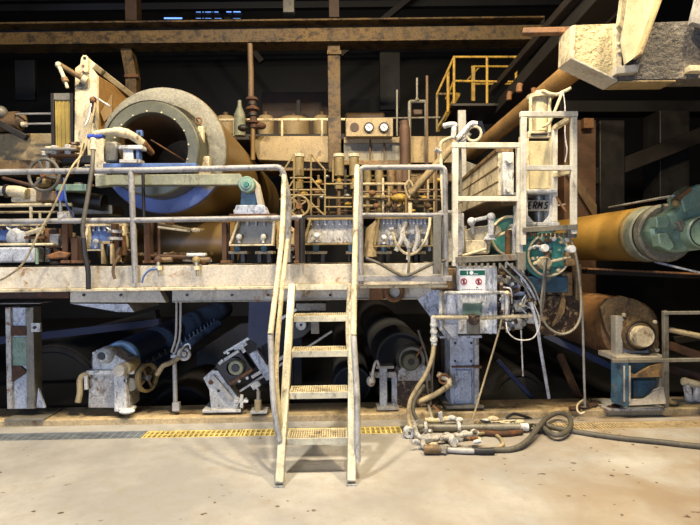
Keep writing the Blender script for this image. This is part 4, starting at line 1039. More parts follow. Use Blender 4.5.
# arm below the ring with teal pivot
t = thing('rocker_beam', 'long grey-green lever arm with a round teal pivot in front of the open roll', 'lever beam', P(180,186,4.9))
YA = 4.86
part('arm', t, MB().pp([(95,175),(240,173.5),(244,183),(240,185),(112,185),(95,187)],YA,.09), 'arm_paint', .006)
part('top_plate', t, MB().pb(103,163,196,169,YA-.02,.12), 'blue', .004, 'blue top plate')
part('pivot', t, MB().lathe(P(246,184,YA-.06),(0,1,0),[(0,0),(0,.045),(.012,.05),(.012,.07),(.03,.078),(.12,.08)],32), 'teal_pale')
part('pivot_cap', t, MB().lathe(P(246,184,YA-.08),(0,1,0),[(0,0),(0,.022),(.02,.026),(.03,.026)],20), 'teal')
t = thing('pivot_pedestal', 'teal pivot pedestal with a dirty pale base, right of the open roll', 'pedestal', P(248,216,4.95))
part('column', t, MB().pp([(241,188),(255,186),(258,209),(240,209)],4.93,.16), 'tealblue', .008)
part('side_flange', t, MB().pp([(253,178),(257,182),(263,207),(258,209),(255,192)],4.9,.2), 'deckpaint', .004)
part('foot', t, MB().pp([(236,205),(264,205),(268,215),(233,215)],4.88,.22), 'whiteblue', .008)
part('foot_plate', t, MB().pb(229,213.5,276,217,4.86,.26), 'rust_orange', .003)
for x in (235,266): part('bolt', t, MB().cyl(P(x,213,4.9),P(x,209.5,4.9),.014,None,6), 'cream')

# small white clamp + cream pipe in front of ring
t = thing('clamp_bracket', 'small white clamp bracket on the blue plate in front of the open ring', 'bracket', P(130,163,4.8))
part('top_bar', t, MB().pb(118,145,142,149,4.8,.12), 'white', .006)
part('leg', t, MB().pb(123,149,133,162,4.82,.08), 'white', .006)
part('leg', t, MB().pb(136,149,139,162,4.82,.08), 'blue', .004)
part('foot', t, MB().pb(119,159,140,163,4.8,.12), 'white_dirty', .006)
part('square_lug', t, MB().pb(136,130,142,136,4.88,.04), 'blue', .004, 'blue square lug with hole')
part('hole', t, MB().pc(139,133,4.872,.01,.012), 'black')
t = thing('cream_inlet_pipe', 'bent cream pipe with a blue flange entering the open roll', 'pipe', P(120,150,4.78))
part('pipe', t, MB().ps([(95,134,4.72),(110,131.5,4.74),(123,132,4.78),(134,137,4.84),(142,143,4.9)],[.028]*8+[.038]*17,14), 'cream')
part('coupling', t, MB().cyl(P(118,131.5,4.76),P(128,134,4.8),.044,None,16), 'cream')
part('blue_flange', t, MB().cyl(P(88,136.5,4.72),P(103,136,4.72),.022,None,16), 'blue_valve', label='blue flange')
part('nozzle', t, MB().cyl(P(142,143,4.9),P(152,153,5.05),.042,.028,14), 'rust_orange')
t = thing('ring_bracket', 'tall pale bracket plate holding the left side of the open ring', 'bracket', P(100,168,5.0))
part('plate', t, MB().pp([(96,140),(103,138),(104,162),(113,163),(113,170),(94,170),(95,150)],4.93,.1), 'cream', .006)
part('dark_block', t, MB().pb(104.5,141,117,162,4.9,.12), 'galv_dark', .02)
part('base', t, MB().pb(94,168,107,176,4.92,.12), 'white', .006)
# black / brown hose
t = thing('dark_drop_hose', 'dark hose dropping from the blue flange across both rails to the walkway', 'hose', P(90,285,4.6))
part('rigid_end', t, MB().pt([(93,139,4.7),(93,150,4.66)],.026,10), 'cream')
part('upper_hose', t, MB().ps([(93,150,4.66),(92,168,4.6),(88,195,4.58),(83,225,4.56),(83.5,238,4.56)],.018,12), 'rubber_grey')
part('lower_hose', t, MB().ps([(83.5,238,4.56),(85,255,4.56),(88,270,4.56),(88.5,289,4.58)],.021,12), 'rubber', label='black lower hose')
solo('tan_cable', MB().tube(smooth([P(x,y,Y) for x,y,Y in ((96,98,5.6),(92,120,5.2),(84,150,4.8),(72,167,4.58),(62,188,4.56),(52,210,4.55),(38,235,4.55),(24,262,4.55),(8,276,4.55),(-10,284,4.55))],6),.009,8), 'hose_cream', 'long tan cable sagging from the tall plate down across the rails at the left', 'cable')
solo('tan_cable', MB().tube(smooth([P(x,y,Y) for x,y,Y in ((86,130,5.2),(80,155,4.95),(77,170,4.85))],5),.009,8), 'hose_cream', 'short tan cable end beside the dark drop hose', 'cable')
solo('thin_blue_tube', MB().tube(smooth([P(x,y,Y) for x,y,Y in ((64,178,4.8),(64.5,190,4.8),(67,205,4.8),(72,214,4.85),(75,224,4.9))],5),.010,8), 'blue', 'thin bluish tube hanging right of the upper handwheel', 'tube')

# ================================================================= TALL PLATE, ARM, YELLOW CABINET (upper left)
YT2 = 5.6
t = thing('lifting_frame', 'tall cream plate with a lug on top and a slanting brace behind it', 'frame', P(86,170,YT2))
part('plate', t, MB().pp([(74,172),(75,68),(80,64),(81,57),(88,57),(90,66),(97,75),(97,172)],YT2,.05), 'cream', .005)
part('lug', t, MB().pp([(81,72),(81,58),(83,55),(86,55),(88,58),(88,72)],YT2-.04,.04), 'cream_clean', .004)
part('lug_hole', t, MB().pc(84.5,58,YT2-.045,.01,.016), 'black')
part('bolt', t, MB().hexbolt(P(83.5,66,YT2-.04),.012,.012), 'rust_orange')
part('bolt', t, MB().hexbolt(P(83.5,72,YT2-.04),.012,.012), 'rust_orange')
part('side_plate', t, MB().prism([P(96,74,YT2),P(132,96,6.4),P(132,125,6.4),P(96,172,YT2)],(-.03,.02,0)), 'tan_pipe', .004)
part('brace', t, MB().bar(P(90,63,YT2+.02),P(134,97,6.4),.06,.12), 'cream', .005)
part('gusset', t, MB().pp([(100,112),(112,94),(112,114),(104,122)],YT2+.06,.03), 'tan', .004)
part('name_plate', t, MB().pb(79,82,87,88,YT2-.02,.02), 'galv_dark', .002)
t = thing('bent_pipe_arm', 'jointed cream pipe arm sticking out left from the tall plate', 'pipe', P(72,80,5.5))
part('upper_pipe', t, MB().pt([(85,80,YT2-.03),(60,65,5.4)],.026,12), 'beige_rust')
part('socket', t, MB().pt([(87,81,YT2-.03),(82,78,YT2-.05)],.045,14), 'cream')
part('elbow', t, MB().ball(P(58.5,65,5.4),.033), 'cream')
part('lower_pipe', t, MB().pt([(59,66,5.4),(65,80,5.38)],.02,12), 'cream')
part('coupling', t, MB().pt([(64,78,5.37),(66,82,5.37)],.032,12), 'beige_rust')
part('nozzle', t, MB().pt([(65.5,82,5.37),(67.5,88,5.37)],.016,10), 'cream')
t = thing('small_valve', 'small brass valve with a pale cable clipped to the tall plate', 'valve', P(93,103,5.5))
part('body', t, MB().ball(P(93,100,5.5),.035).pb(90,98,93,112,5.5,.04), 'rust_orange')
part('lever', t, MB().pt([(94,96,5.48),(111,107,5.44)],.009,8), 'white')
part('cable', t, MB().ps([(91,104,5.5),(89,116,5.45),(85,126,5.4)],.010,8), 'steel')
part('stem', t, MB().pt([(94,100,5.5),(93.5,123,5.5)],.012,8), 'steel_dark')
t = thing('yellow_cabinet', 'narrow ribbed yellow cabinet with a dark cap left of the tall plate', 'cabinet', P(62,170,6.0))
part('body', t, MB().pb(53,100,71,158,6.0,.42), 'cab_yellow', .006)
part('frame_edge', t, MB().pb(51.5,93,53.5,158,5.97,.34), 'dark_beam', .003)
part('frame_edge', t, MB().pb(70.5,93,72.5,158,5.97,.34), 'dark_beam', .003)
part('cap', t, MB().pb(52,93,72,100,5.98,.33), 'galv_dark', .006)
for k in range(4): part('rib', t, MB().pb(56+4*k,101,56.5+4*k,157,5.99,.02), 'cab_yellow')
t = thing('beige_machine_block', 'long beige machine block behind the rail at the far left', 'machine block', P(25,170,6.4))
part('block', t, MB().pb(-240,133,72,163,6.4,.6), 'beige', .015)
part('lower_block', t, MB().pb(-240,160,50,171,6.3,.6), 'beige_rust', .01)
t = thing('motor_cylinder', 'brown cylinder motor at the left edge with two thin tie rods', 'motor', P(12,130,6.2))
part('barrel', t, MB().pt([(-20,123,6.2),(20,121,6.2)],.11,20), 'tan_dark')
part('end_cap', t, MB().pt([(20,121,6.2),(25,124,6.2)],[.10,.05],16), 'beige_rust')
part('head', t, MB().ball(P(1,112,6.1),.07), 'galv_dark')
part('strut', t, MB().pbar((0,124,6.1),(27,138,6.1),.07,.07), 'steel_dark', .01)
part('tie_rod', t, MB().pt([(16,114,6.1),(52,113.5,6.1)],.012,8), 'steel_shiny')
part('tie_rod', t, MB().pt([(24,124,6.1),(52,123.5,6.1)],.012,8), 'steel_shiny')
part('rod_nut', t, MB().pt([(22,124.5,6.1),(27,124.3,6.1)],.03,10), 'cream')

# clamp row + handwheel + cream actuator
t = thing('clamp_row', 'row of small dirty clamps on a dark plate above the upper handwheel', 'clamps', P(65,165,5.0))
part('plate', t, MB().pb(62,155,91,163,5.1,.1), 'steel_dark', .006)
part('shelf', t, MB().pb(47,153,76,156,5.0,.2), 'rust_orange', .004)
for x,y,w_,h_,mt in ((44,146,7,7,'cream'),(50,145,6,9,'white_dirty'),(64,144,6,10,'white_dirty'),(57,147,5,5,'rust_orange'),(70,145,6,6,'beige_rust')):
    part('clamp', t, MB().pb(x,y,x+w_,y+h_,4.98,.1), mt, .012)
part('rod', t, MB().pt([(41,149,4.97),(76,149,4.97)],.014,8), 'steel')
part('leg', t, MB().pb(46,152,48.5,172,5.0,.03), 'steel', .003)
t = thing('handwheel', 'large dark three-spoked handwheel behind the top rail at the left', 'handwheel', P(44,192,4.78))
c = P(44,175,4.76)
part('rim', t, MB().torus(c,(0.1,1,0),.142,.015,40,10), 'rubber_grey')
for k in range(3):
    an = math.pi/2+.3+2*math.pi*k/3; part('spoke', t, MB().bar(c,c+V((math.cos(an)*.14,0,math.sin(an)*.14)),.024,.014), 'rubber_grey', .003)
part('hub', t, MB().lathe(c+V((0,-.03,0)),(0,1,0),[(0,0),(0,.02),(.02,.03),(.2,.03)],16), 'rust_orange')
t = thing('actuator', 'cream pipe actuator with a yellow valve block behind the upper handwheel', 'actuator', P(30,200,4.95))
part('barrel', t, MB().pt([(-20,190.5,4.95),(8,191,4.95)],.045,18), 'galv')
part('collar', t, MB().pt([(6,191,4.95),(9,191,4.95)],.062,18), 'steel_dark')
part('pipe', t, MB().ps([(9,191,4.95),(18,191.5,4.95),(27,194,4.95)],.052,16), 'cream')
part('block', t, MB().pb(11,188,36,202,5.0,.12), 'cream', .008)
part('block', t, MB().pb(36,191,56,201,5.0,.12), 'beige_rust', .008)
part('valve_block', t, MB().pb(36,177,45,186,4.88,.1), 'yellow_pale', .01)
part('valve_bolt', t, MB().hexbolt(P(40.5,181,4.88),.018,.02), 'steel_dark')
part('bar', t, MB().pb(55,184,86,191,5.0,.1), 'teal_pale', .006)
part('rod', t, MB().pt([(3,178,5.1),(38,187,5.05)],.016,8), 'rust')
t = thing('blue_valve', 'small blue stem valve under the right side of the upper handwheel', 'valve', P(60,215,4.95))
part('body', t, MB().pt([(60.5,191,4.92),(60.5,201,4.92)],.035,12), 'blue_valve')
part('stem', t, MB().pt([(60.5,201,4.92),(60.5,214,4.92)],.016,10), 'steel')
part('base', t, MB().pb(57,212,69,219,4.9,.1), 'white_dirty', .008)
t = thing('inner_rail', 'cream inner double pipe rail behind the middle handrail at the left', 'rail', P(30,222,5.3))
part('rail_tube', t, MB().pt([(-30,206,5.3),(72,204.5,5.3)],.018,8), 'cream')
part('rail_tube', t, MB().pt([(-30,212.5,5.3),(72,212,5.3)],.012,8), 'hose_cream')
part('post', t, MB().pt([(31,206,5.3),(31,232,5.3)],.016,8), 'cream')
part('post', t, MB().pt([(40,212,5.3),(40,225,5.3)],.012,8), 'cream')
solo('black_cylinder', MB().pt([(69,198,5.4),(104,203,5.4)],.085,20), 'black', 'black cylinder in shadow left of the open ring', 'cylinder')
solo('grey_floor_plate', MB().pb(72,205,112,214,5.5,.3), 'galv_dark', 'dark grey plate under the black cylinder left of the open ring', 'plate')

# ================================================================= BEARING TRAYS ALONG THE DECK
def tray(xt0, xt1, xb0, xb1, y0, y1, Y, dep, label, studs, feet, front='galv_dark', flange='cream', teeth=0, side=None):
    t = thing('bearing_tray', label, 'bearing tray', P((xb0+xb1)/2, 264, Y), 'bearing trays along the walkway')
    part('front_panel', t, MB().pp([(xt0,y0),(xt1,y0),(xb1,y1),(xb0,y1)],Y,.03), front, .004)
    part('top_flange', t, MB().pb(xt0-2,y0-2.5,xt1+2,y0+.3,Y-.05,.12), flange, .004)
    part('bottom_flange', t, MB().pb(xb0-2,y1,xb1+2,y1+2,Y-.1,.16), flange, .003)
    part('side_flange', t, MB().pp([(xt0,y0),(xt0+2,y0),(xb0,y1),(xb0-2.5,y1)],Y-.09,.1), flange, .003)
    part('side_flange', t, MB().pp([(xt1-2,y0),(xt1,y0),(xb1+2.5,y1),(xb1,y1)],Y-.09,.1), flange, .003)
    part('body', t, MB().pp([(xt0+1,y0+1),(xt1-1,y0+1),(xb1-1,y1-1),(xb0+1,y1-1)],Y+.035,dep), side or flange, .01)
    for k in range(teeth):
        x = xt0+2+(xt1-xt0-4)*k/max(1,teeth-1)
        part('tooth', t, MB().pt([(x,y0,Y-.02),(x,y0+5,Y-.02)],.011,6), 'whiteblue')
    for x in studs:
        part('stud', t, MB().pt([(x,y1-1,Y-.05),(x,y1-9,Y-.05)],.013,8).ball(P(x,y1-7,Y-.05),.03), 'white')
    for x0_,x1_ in feet:
        f = part('foot', t, MB().pb(x0_,251,x1_,254,Y-.04,.22), 'hose_cream', .003)
        for xw in (x0_+2.5, x1_-6): part('foot_web', f, MB().pb(xw,254,xw+3.5,262.5,Y,.15), 'steel_dark')
        part('foot_bolt', f, MB().pt([((x0_+x1_)/2,244,Y-.02),((x0_+x1_)/2,252,Y-.02)],.03,8), 'tealblue')
    return t
YD2 = 4.98
tray(-30,38,-30,36,226,243,5.1,.4,'blue-grey bearing tray at the far left behind the middle rail',(22,),(),'blue',teeth=6)
tray(86,124,86,122,226,249,5.1,.4,'blue-grey bearing tray below the open-ended roll, left of the double post',(96,),(),'blue',teeth=7)
tray(237,275,231,271,221,244,YD2,.5,'grey bearing tray below the teal pivot pedestal',(239,263),((228,247),(255,273)),teeth=5)
tray(309,356,305,352,220,243,YD2,.5,'bearing tray with stained pale front, behind the top of the ladder',(317,),((305,327),(346,356)),'white_dirty','yellow_pale',teeth=7,side='beige')
tray(378,431,376,431,219,245,YD2,.6,'wide whitish bearing tray behind the right handrail',(384,392),((376,392),(412,426)),'white_dirty','yellow_pale',teeth=14,side='beige')
solo('beige_side_box', MB().prism([P(366,257,5.0),P(377,257,5.0),P(377,219,5.0),P(369,226,5.2)],(0,.5,0)), 'beige', 'slanted beige box side left of the wide whitish tray', 'box', bevel=.006)
solo('beige_side_box', MB().pp([(276,221),(284,221),(294,229),(294,251),(276,249)],5.2,.5), 'beige', 'slanted beige box right of the grey tray by the ladder', 'box', bevel=.006)
for x_, lab in ((112,'white fan-shaped cover on the blue-grey tray left of the first handrail post'),(12,'white fan-shaped cover on the far left blue-grey tray')):
    solo('fan_cover', MB().prism([P(x_+7*math.cos(a_*.3+.35),232-5+7*math.sin(a_*.3+.35)-3,5.02) for a_ in range(9)]+[P(x_-3,229,5.02),P(x_+3,229,5.02)],(0,.06,0)), 'white', lab, 'cover', bevel=.003)
for k,(x,y,dx) in enumerate(((399,225,3),(406,222,-3),(416,226,2))):
    solo('white_lever', MB().ps([(x,y,4.9),(x+dx,y+12,4.88),(x-dx,y+26,4.88)],.022,8), 'white_dirty', ('left','middle','right')[k]+' of three dirty white levers in front of the wide whitish tray', 'lever', 'levers before the whitish tray')
solo('white_arc_hose', MB().ps([(392,232,4.8),(397,245,4.8),(405,253,4.78),(415,253,4.78),(424,243,4.8),(429,228,4.82),(430,216,4.84)],.013,8), 'cream', 'cream hose hanging in an arc in front of the wide whitish tray', 'hose')
solo('sagging_cable', MB().ps([(366,258,4.64),(380,264,4.6),(396,273,4.58),(405,276,4.58),(416,272,4.58),(432,264,4.6),(446,260,4.6)],.014,8), 'rubber_grey', 'dark cable sagging in front of the edge beam right of the ladder', 'cable')
solo('sagging_cable', MB().ps([(408,276,4.6),(409,262,4.62),(409,250,4.7)],.012,8), 'rubber_grey', 'short dark cable rising to the wide whitish tray', 'cable')
# rusty posts
for i,(x0_,x1_,y0_,lab,mt) in enumerate(((144,152,222,'rusty double post right of the first handrail post','rust'),(222,229,222,'rusty post left of the grey bearing tray','rust'),(295,303,220,'dark rusty post just left of the ladder top','rust'),(62,70,222,'left of two rusty posts beside the dark drop hose','rust'),(71,80,238,'right of two rusty posts beside the dark drop hose','rust'))):
    t = thing('rusty_post', lab, 'post', P((x0_+x1_)/2,264,4.9), 'rusty posts on the walkway')
    part('shaft', t, MB().pb(x0_,y0_,x1_-3,263,4.9,.05).pb(x0_+2.5,y0_,x1_,263,4.95,.05), mt, .005)
    part('foot', t, MB().pb(x0_-1.5,260.5,x1_+1.5,263.3,4.86,.18), 'rust_orange', .003)
solo('deck_ledge', MB().pb(105,252,206,256,5.25,.3), 'beige_rust', 'stained ledge under the brown roll on the walkway', 'ledge', bevel=.006)
solo('grey_block', MB().pb(-240,247,33,265,4.86,.2), 'whiteblue', 'blue-grey block lying on the walkway at the left edge', 'block', bevel=.02)
solo('cream_bar', MB().pb(-240,243,52,248,4.88,.1), 'cream', 'cream bar on top of the blue-grey block at the left edge', 'bar', bevel=.008)
t = thing('rusty_gear_lump', 'cluster of rusty fittings and levers behind the long tan cable', 'fittings', P(55,260,5.0))
part('flat_lever', t, MB().pp([(44,256),(58,251),(70,253),(66,258),(50,259)],4.86,.05), 'rust_orange', .012)
part('round_valve', t, MB().ball(P(56,262,4.92),.045,(1.3,1,.6)), 'steel_dark')
part('block', t, MB().pb(44,228,60,248,5.02,.1), 'rust_orange', .02)
part('fitting', t, MB().pb(49,234,58,246,4.96,.08), 'white_dirty', .015)
part('fitting', t, MB().pb(20,236,44,239,4.96,.05), 'rust_orange', .008)
part('pipe', t, MB().pt([(37,248,4.9),(37,264,4.9)],.014,8), 'teal_pale')
part('pipe', t, MB().pt([(26,234,4.95),(44,228,4.95)],.022,8), 'cream')
solo('white_lump', MB().ball(P(18,238,5.0),.09,(1.2,.7,1.1)), 'white', 'white crusted lump in front of the far left blue-grey tray', 'lump')
t = thing('dirty_coupling', 'stack of dirty flanged couplings beside the first handrail post', 'coupling', P(115,250,4.9))
part('flange', t, MB().pt([(115,230,4.92),(115,233,4.92)],.07,18), 'white_dirty')
part('flange', t, MB().pt([(115,237,4.92),(115,240,4.92)],.07,18), 'white_dirty')
part('body', t, MB().pt([(115,224,4.92),(115,247,4.92)],.035,14), 'rust_orange')
part('foot', t, MB().pp([(110,247),(120,247),(117,262),(111,262)],4.9,.08), 'tan_dark', .006)
t = thing('open_channel', 'small open cream channel stub standing on the walkway edge', 'channel', P(106,264,4.85))
part('channel', t, MB().pb(101,241,103,264,4.84,.1).pb(110,241,112,264,4.84,.1).pb(101,241,112,244,4.84,.1), 'hose_cream', .003)
part('inner_rod', t, MB().pp([(104,246),(109,246),(108,258)],4.88,.03), 'steel_dark')
solo('bent_tube', MB().ps([(120,256,4.62),(115,263,4.6),(113,271,4.6),(115,279,4.6)],.013,8), 'tan_dark', 'short bent brown tube over the edge beam near the first post', 'tube')
for x,lab,mt in ((158,'drain tap with a dark round end above the edge beam','rust'),(196,'brass drain tap on the edge beam below the open roll','yellow_pale')):
    t = thing('drain_tap', lab, 'tap', P(x,262,4.7), 'drain taps on the walkway edge')
    part('pipe', t, MB().pt([(x,260,4.72),(x+14,259.5,4.72)],.022,10), 'beige_rust')
    part('head', t, MB().ball(P(x,260,4.66),.035), mt)
    part('spout', t, MB().pt([(x,262,4.64),(x+1.5,276,4.62)],.014,8), 'steel')
    part('nut', t, MB().pt([(x+.6,266,4.63),(x+.9,270,4.63)],.026,8), 'cream')
solo('blue_tube', MB().ps([(157,269,4.6),(150,270,4.6),(144,276,4.6),(142,283,4.6)],.009,8), 'blue', 'thin blue tube curling from the left drain tap', 'tube')
t = thing('linkage', 'yellowed linkage rods under the middle rail below the open roll', 'linkage', P(175,228,4.9))
part('rod', t, MB().pt([(158,223,4.9),(188,229,4.9),(204,230,4.9)],.014,8), 'yellow_pale')
part('stand', t, MB().pt([(159,223,4.95),(159,264,4.95)],.014,8), 'rust')
part('rod', t, MB().pt([(158,227,4.9),(190,231,4.9)],.012,8), 'cream')
part('joint', t, MB().ball(P(170,223,4.9),.03,(1.5,1,.8)), 'rust_orange')
part('joint', t, MB().ball(P(196,230,4.9),.028,(1.6,1,.8)), 'cream')
solo('loose_pipe', MB().pt([(150,256,4.95),(205,258,4.95)],.02,10), 'rust', 'rusty loose pipe lying along the walkway below the brown roll', 'pipe')
solo('pale_scrap', MB().pb(186,253,205,256.5,4.9,.1), 'white', 'pale flat scrap lying on the walkway below the brown roll', 'scrap', bevel=.01)

random.seed(31)
def clutter(x0_, x1_, y0_, y1_, Y_, n, label, mats):
    t = thing('rusty_fittings', label, 'fittings', P((x0_+x1_)/2, 264, Y_), 'heaps of fittings on the walkway')
    for k in range(n):
        x, y = random.uniform(x0_,x1_), random.uniform(y0_,y1_); Z_ = Y_+random.uniform(-.05,.08); kk = k % 4; mt = random.choice(mats)
        if kk == 0: part('flange', t, MB().pt([(x,y,Z_),(x+random.uniform(-1,1),y+2.2,Z_)],random.uniform(.03,.06),14), mt)
        elif kk == 1: part('pipe_stub', t, MB().pt([(x,y,Z_),(x+random.uniform(4,12),y+random.uniform(-3,3),Z_)],random.uniform(.01,.022),8), mt)
        elif kk == 2: part('bracket_block', t, MB().pb(x,y,x+random.uniform(3,7),y+random.uniform(3,8),Z_,.08), mt, .006)
        else: part('stem', t, MB().pt([(x,y,Z_),(x+random.uniform(-2,2),min(262,y+random.uniform(8,22)),Z_)],random.uniform(.01,.03),8), mt)
RM = ('rust','rust_orange','steel_dark','white_dirty','tan_dark','hose_cream','rust_black')
clutter(36,84,226,256,5.06,34,'heap of rusty fittings between the far left tray and the dark drop hose',RM)
clutter(112,128,224,258,5.04,12,'small heap of rusty fittings round the coupling stack by the first post',RM)
clutter(2,40,226,244,5.02,16,'rusty fittings in front of the far left tray, above the cream bar',RM)
clutter(150,214,250,260,5.1,14,'low rusty fittings along the foot of the crosswise brown roll',RM)
clutter(286,300,226,260,5.2,9,'dark fittings between the ladder rail and the stained pale tray',('rust','steel_dark','tan_dark','rust_black'))
clutter(40,92,142,188,5.2,26,'fittings and brackets clustered round the large dark handwheel',RM)
clutter(380,430,224,246,4.94,14,'pale encrusted fittings in front of the wide whitish tray',('white','white_dirty','cream','whiteblue','steel'))
# ================================================================= CENTRE PIPEWORK
t = thing('beige_duct_box', 'wide beige duct box behind the open roll, below the tanks', 'duct', P(285,165,7.2))
part('box', t, MB().pp([(248,136),(330,136),(336,158),(330,163),(258,160)],7.2,.5), 'beige', .012)
part('lower_box', t, MB().pb(264,158,345,171,7.3,.5), 'beige_rust', .01)
part('right_box', t, MB().pb(328.5,116,341,172,7.1,.3), 'beam', .01)
t = thing('instrument_box', 'beige instrument box with two round gauges and empty hole, above a grey sheet', 'instrument box', P(369,137,6.6))
part('box', t, MB().pb(346,118,393,136.5,6.6,.25), 'beige', .008)
part('empty_hole', t, MB().pc(354.5,127,6.59,.02,.056), 'brownpaint', label='empty dark hole')
for x in (369,384):
    g = part('gauge', t, MB().lathe(P(x,127,6.57),(0,1,0),[(0,.045),(0,.062),(.03,.066),(.04,.066)],28), 'black')
    part('gauge_face', g, MB().pc(x,127,6.575,.01,.054), 'gauge_face')
    part('needle', g, MB().pbar((x-2,125,6.57),(x+1.5,128.5,6.57),.006,.004), 'black')
part('lower_sheet', t, MB().pb(344,143,401,162,6.8,.05), 'sheet_grey', .004, 'grey lower sheet panel')
part('sheet_edge', t, MB().pb(344,137,402,143,6.76,.2), 'beige', .006)
part('seam', t, MB().pt([(370,137,6.75),(370,162,6.75)],.012,6), 'tan_dark')
part('seam', t, MB().pt([(384,143,6.75),(384,162,6.75)],.008,6), 'tan_dark')
part('sheet_edge', t, MB().pb(344,160,402,165,6.74,.15), 'beige_rust', .006)
for x in (345.5,400): part('leg', t, MB().pb(x-1,165,x+1,218,6.8,.08), 'dark_beam')
t = thing('pipe_shelf', 'dark steel shelf under the pipework, hidden behind the tray tops', 'shelf', P(370,220,6.2))
a_ = P(278,217,6.2); b_ = P(452,217,6.2)
part('slab', t, MB().box((a_.x,5.95,a_.z-.05),(b_.x,7.5,a_.z)), 'dark_beam', .005)
for x in (287,445):
    q_ = P(x,218,6.0); part('leg', t, MB().box((q_.x-.04,6.1,-.35),(q_.x+.04,6.2,a_.z-.052)), 'dark_beam')
t = thing('beige_back_wall_unit', 'beige machine wall unit behind the pipes in the centre right', 'machine block', P(430,190,7.6))
part('upper_block', t, MB().pb(399,136,456,163,7.6,.4), 'beige', .01)
part('lower_block', t, MB().pb(399,165,452,182,7.8,.4), 'beige_rust', .01)
t = thing('header_manifold', 'row of four bottle-shaped yellowish valves hanging in the pipework', 'valves', P(380,215,6.5))
for x,mt in ((367,'yellow_pale'),(379,'yellow_pale'),(391,'beige_rust'),(399,'tan_dark')):
    part('bottle_valve', t, MB().lathe(P(x,165,6.5),(0,0,-1),[(0,0),(0,.05),(.18,.055),(.26,.03),(.34,.03),(.36,.05),(.42,.05),(.44,.03),(.66,.03),(.66,0)],18), mt)
t = thing('slim_cylinder', 'left of the polished brass-coloured cylinders in the centre pipework', 'cylinder', P(299,215,6.4), 'upright cylinders in the pipework')
def slim(t, x, y0):
    part('barrel', t, MB().pt([(x,y0+2,6.3),(x,y0+21,6.3)],.058,20), 'yellow_pale')
    part('top_cap', t, MB().pt([(x,y0-1,6.3),(x,y0+2,6.3)],.068,20), 'cream')
    part('neck', t, MB().pt([(x,y0+21,6.3),(x,y0+30,6.3)],.025,12), 'yellow')
    part('nut', t, MB().pt([(x,y0+27,6.3),(x,y0+34,6.3)],.05,8), 'yellow_pale')
    part('stem', t, MB().pt([(x,y0+34,6.3),(x,y0+61.5,6.3)],.022,10), 'tan_dark')
slim(t, 299, 155)
t2 = thing('slim_cylinder', 'middle one of the three polished upright cylinders, left of the right ladder rail', 'cylinder', P(339,215,6.4), 'upright cylinders in the pipework'); slim(t2, 339, 155)
t3 = thing('slim_cylinder', 'upright cylinder just behind the right ladder rail, right-hand of the three', 'cylinder', P(353,215,6.4), 'upright cylinders in the pipework'); slim(t3, 354, 155)
# tube frame
t = thing('tube_frame', 'thin yellowish tube frame with slanted corners between ladder rails', 'tube frame', P(318,222,6.1))
YF = 6.1
for a_,b_ in (((294,154),(294,218)),((311,154),(311,215)),((294,154),(280,176)),((311,154),(325,170)),((325,170),(325,220)),((290,178),(311,178)),((311,178),(325,194)),((325,184),(352,184)),((325,198),(352,198)),((325,207),(352,207)),((288,190),(326,190)),((288,195),(326,195)),((311,203),(325,216)),((280,200),(294,180)),((311,215),(311,218)),((333,160),(333,182)),((312,207),(319,207))):
    part('frame_tube', t, MB().pt([(a_[0],a_[1],YF),(b_[0],b_[1],YF)],.011,8), 'yellow_pale')
t = thing('handwheel', 'small brass-coloured handwheel behind the left ladder rail', 'handwheel', P(299,215,6.0))
c = P(299,206,5.95)
part('rim', t, MB().torus(c,(0,1,0),.115,.014,32,8), 'yellow_pale')
for k in range(4):
    an = .6+math.pi*k/2; part('spoke', t, MB().bar(c,c+V((math.cos(an)*.115,0,math.sin(an)*.115)),.02,.012), 'yellow_pale')
part('hub', t, MB().cyl(c+V((0,-.03,0)),c+V((0,.2,0)),.035,None,14), 'rust_orange')
t = thing('pipe_lattice', 'lattice of thin yellowish pipes behind the right handrail', 'pipework', P(400,215,6.3))
for k,(a_,b_,r_,mt) in enumerate((((362,184),(408,184),.018,'hose_cream'),((362,192),(430,192),.015,'tan_dark'),((362,197),(400,197),.018,'yellow_pale'),((362,206),(432,206),.02,'yellow_pale'),((383,178),(383,215),.014,'cream'),((389,186),(389,214),.016,'yellow_pale'),((376,200),(376,214),.016,'tan_dark'),((428,178),(428,214),.014,'hose_cream'),((405,200),(440,200),.016,'tan_dark'),((395,192),(395,214),.03,'brownpaint'),((416,190),(440,190),.014,'tan_dark'),((436,150),(436,213),.016,'tan_dark'))):
    part('pipe', t, MB().pt([(a_[0],a_[1],6.3-.03*(k%3)),(b_[0],b_[1],6.3-.03*(k%3))],r_,8), mt)
for k,(x,y) in enumerate(((372,193),(383,197),(389,205),(395,193),(416,201),(428,206),(376,206),(403,207))):
    part('joint', t, MB().ball(P(x,y,6.2),.034,(1.2,1,1)), ('rust_orange','yellow_pale','tan_dark')[k%3])
part('yellow_valve', t, MB().ball(P(400,198,6.1),.075,(1.4,1,.7)), 'yellow')
part('brass_valve', t, MB().ball(P(414,194,6.12),.055,(1.3,1,.8)), 'yellow_pale')
t = thing('fork_hook', 'thin pale rod with an open fork shape in the centre pipework', 'rod', P(409,215,6.0))
part('rod', t, MB().pt([(409,164,6.0),(409,180,6.0)],.012,8), 'hose_cream')
part('fork', t, MB().ps([(409,180,6.0),(405.5,185,6.0),(406,192,6.0),(409,198,6.0)],.013,8).ps([(409,180,6.0),(412.5,185,6.0),(412,192,6.0),(409,198,6.0)],.013,8), 'hose_cream')
part('tail', t, MB().pt([(406,195,6.0),(406,218,6.0)],.014,8), 'tan')
part('white_post', t, MB().pt([(410,203,6.0),(410,214,6.0)],.026,10), 'cream')
solo('brown_standpipe', MB().ps([(404,121,6.5),(404.5,128,6.5),(405,150,6.5),(405,182,6.5)],[.06]*6+[.068]*13,20), 'standpipe_brown', 'thick rust-brown vertical pipe right of the instrument box', 'pipe')
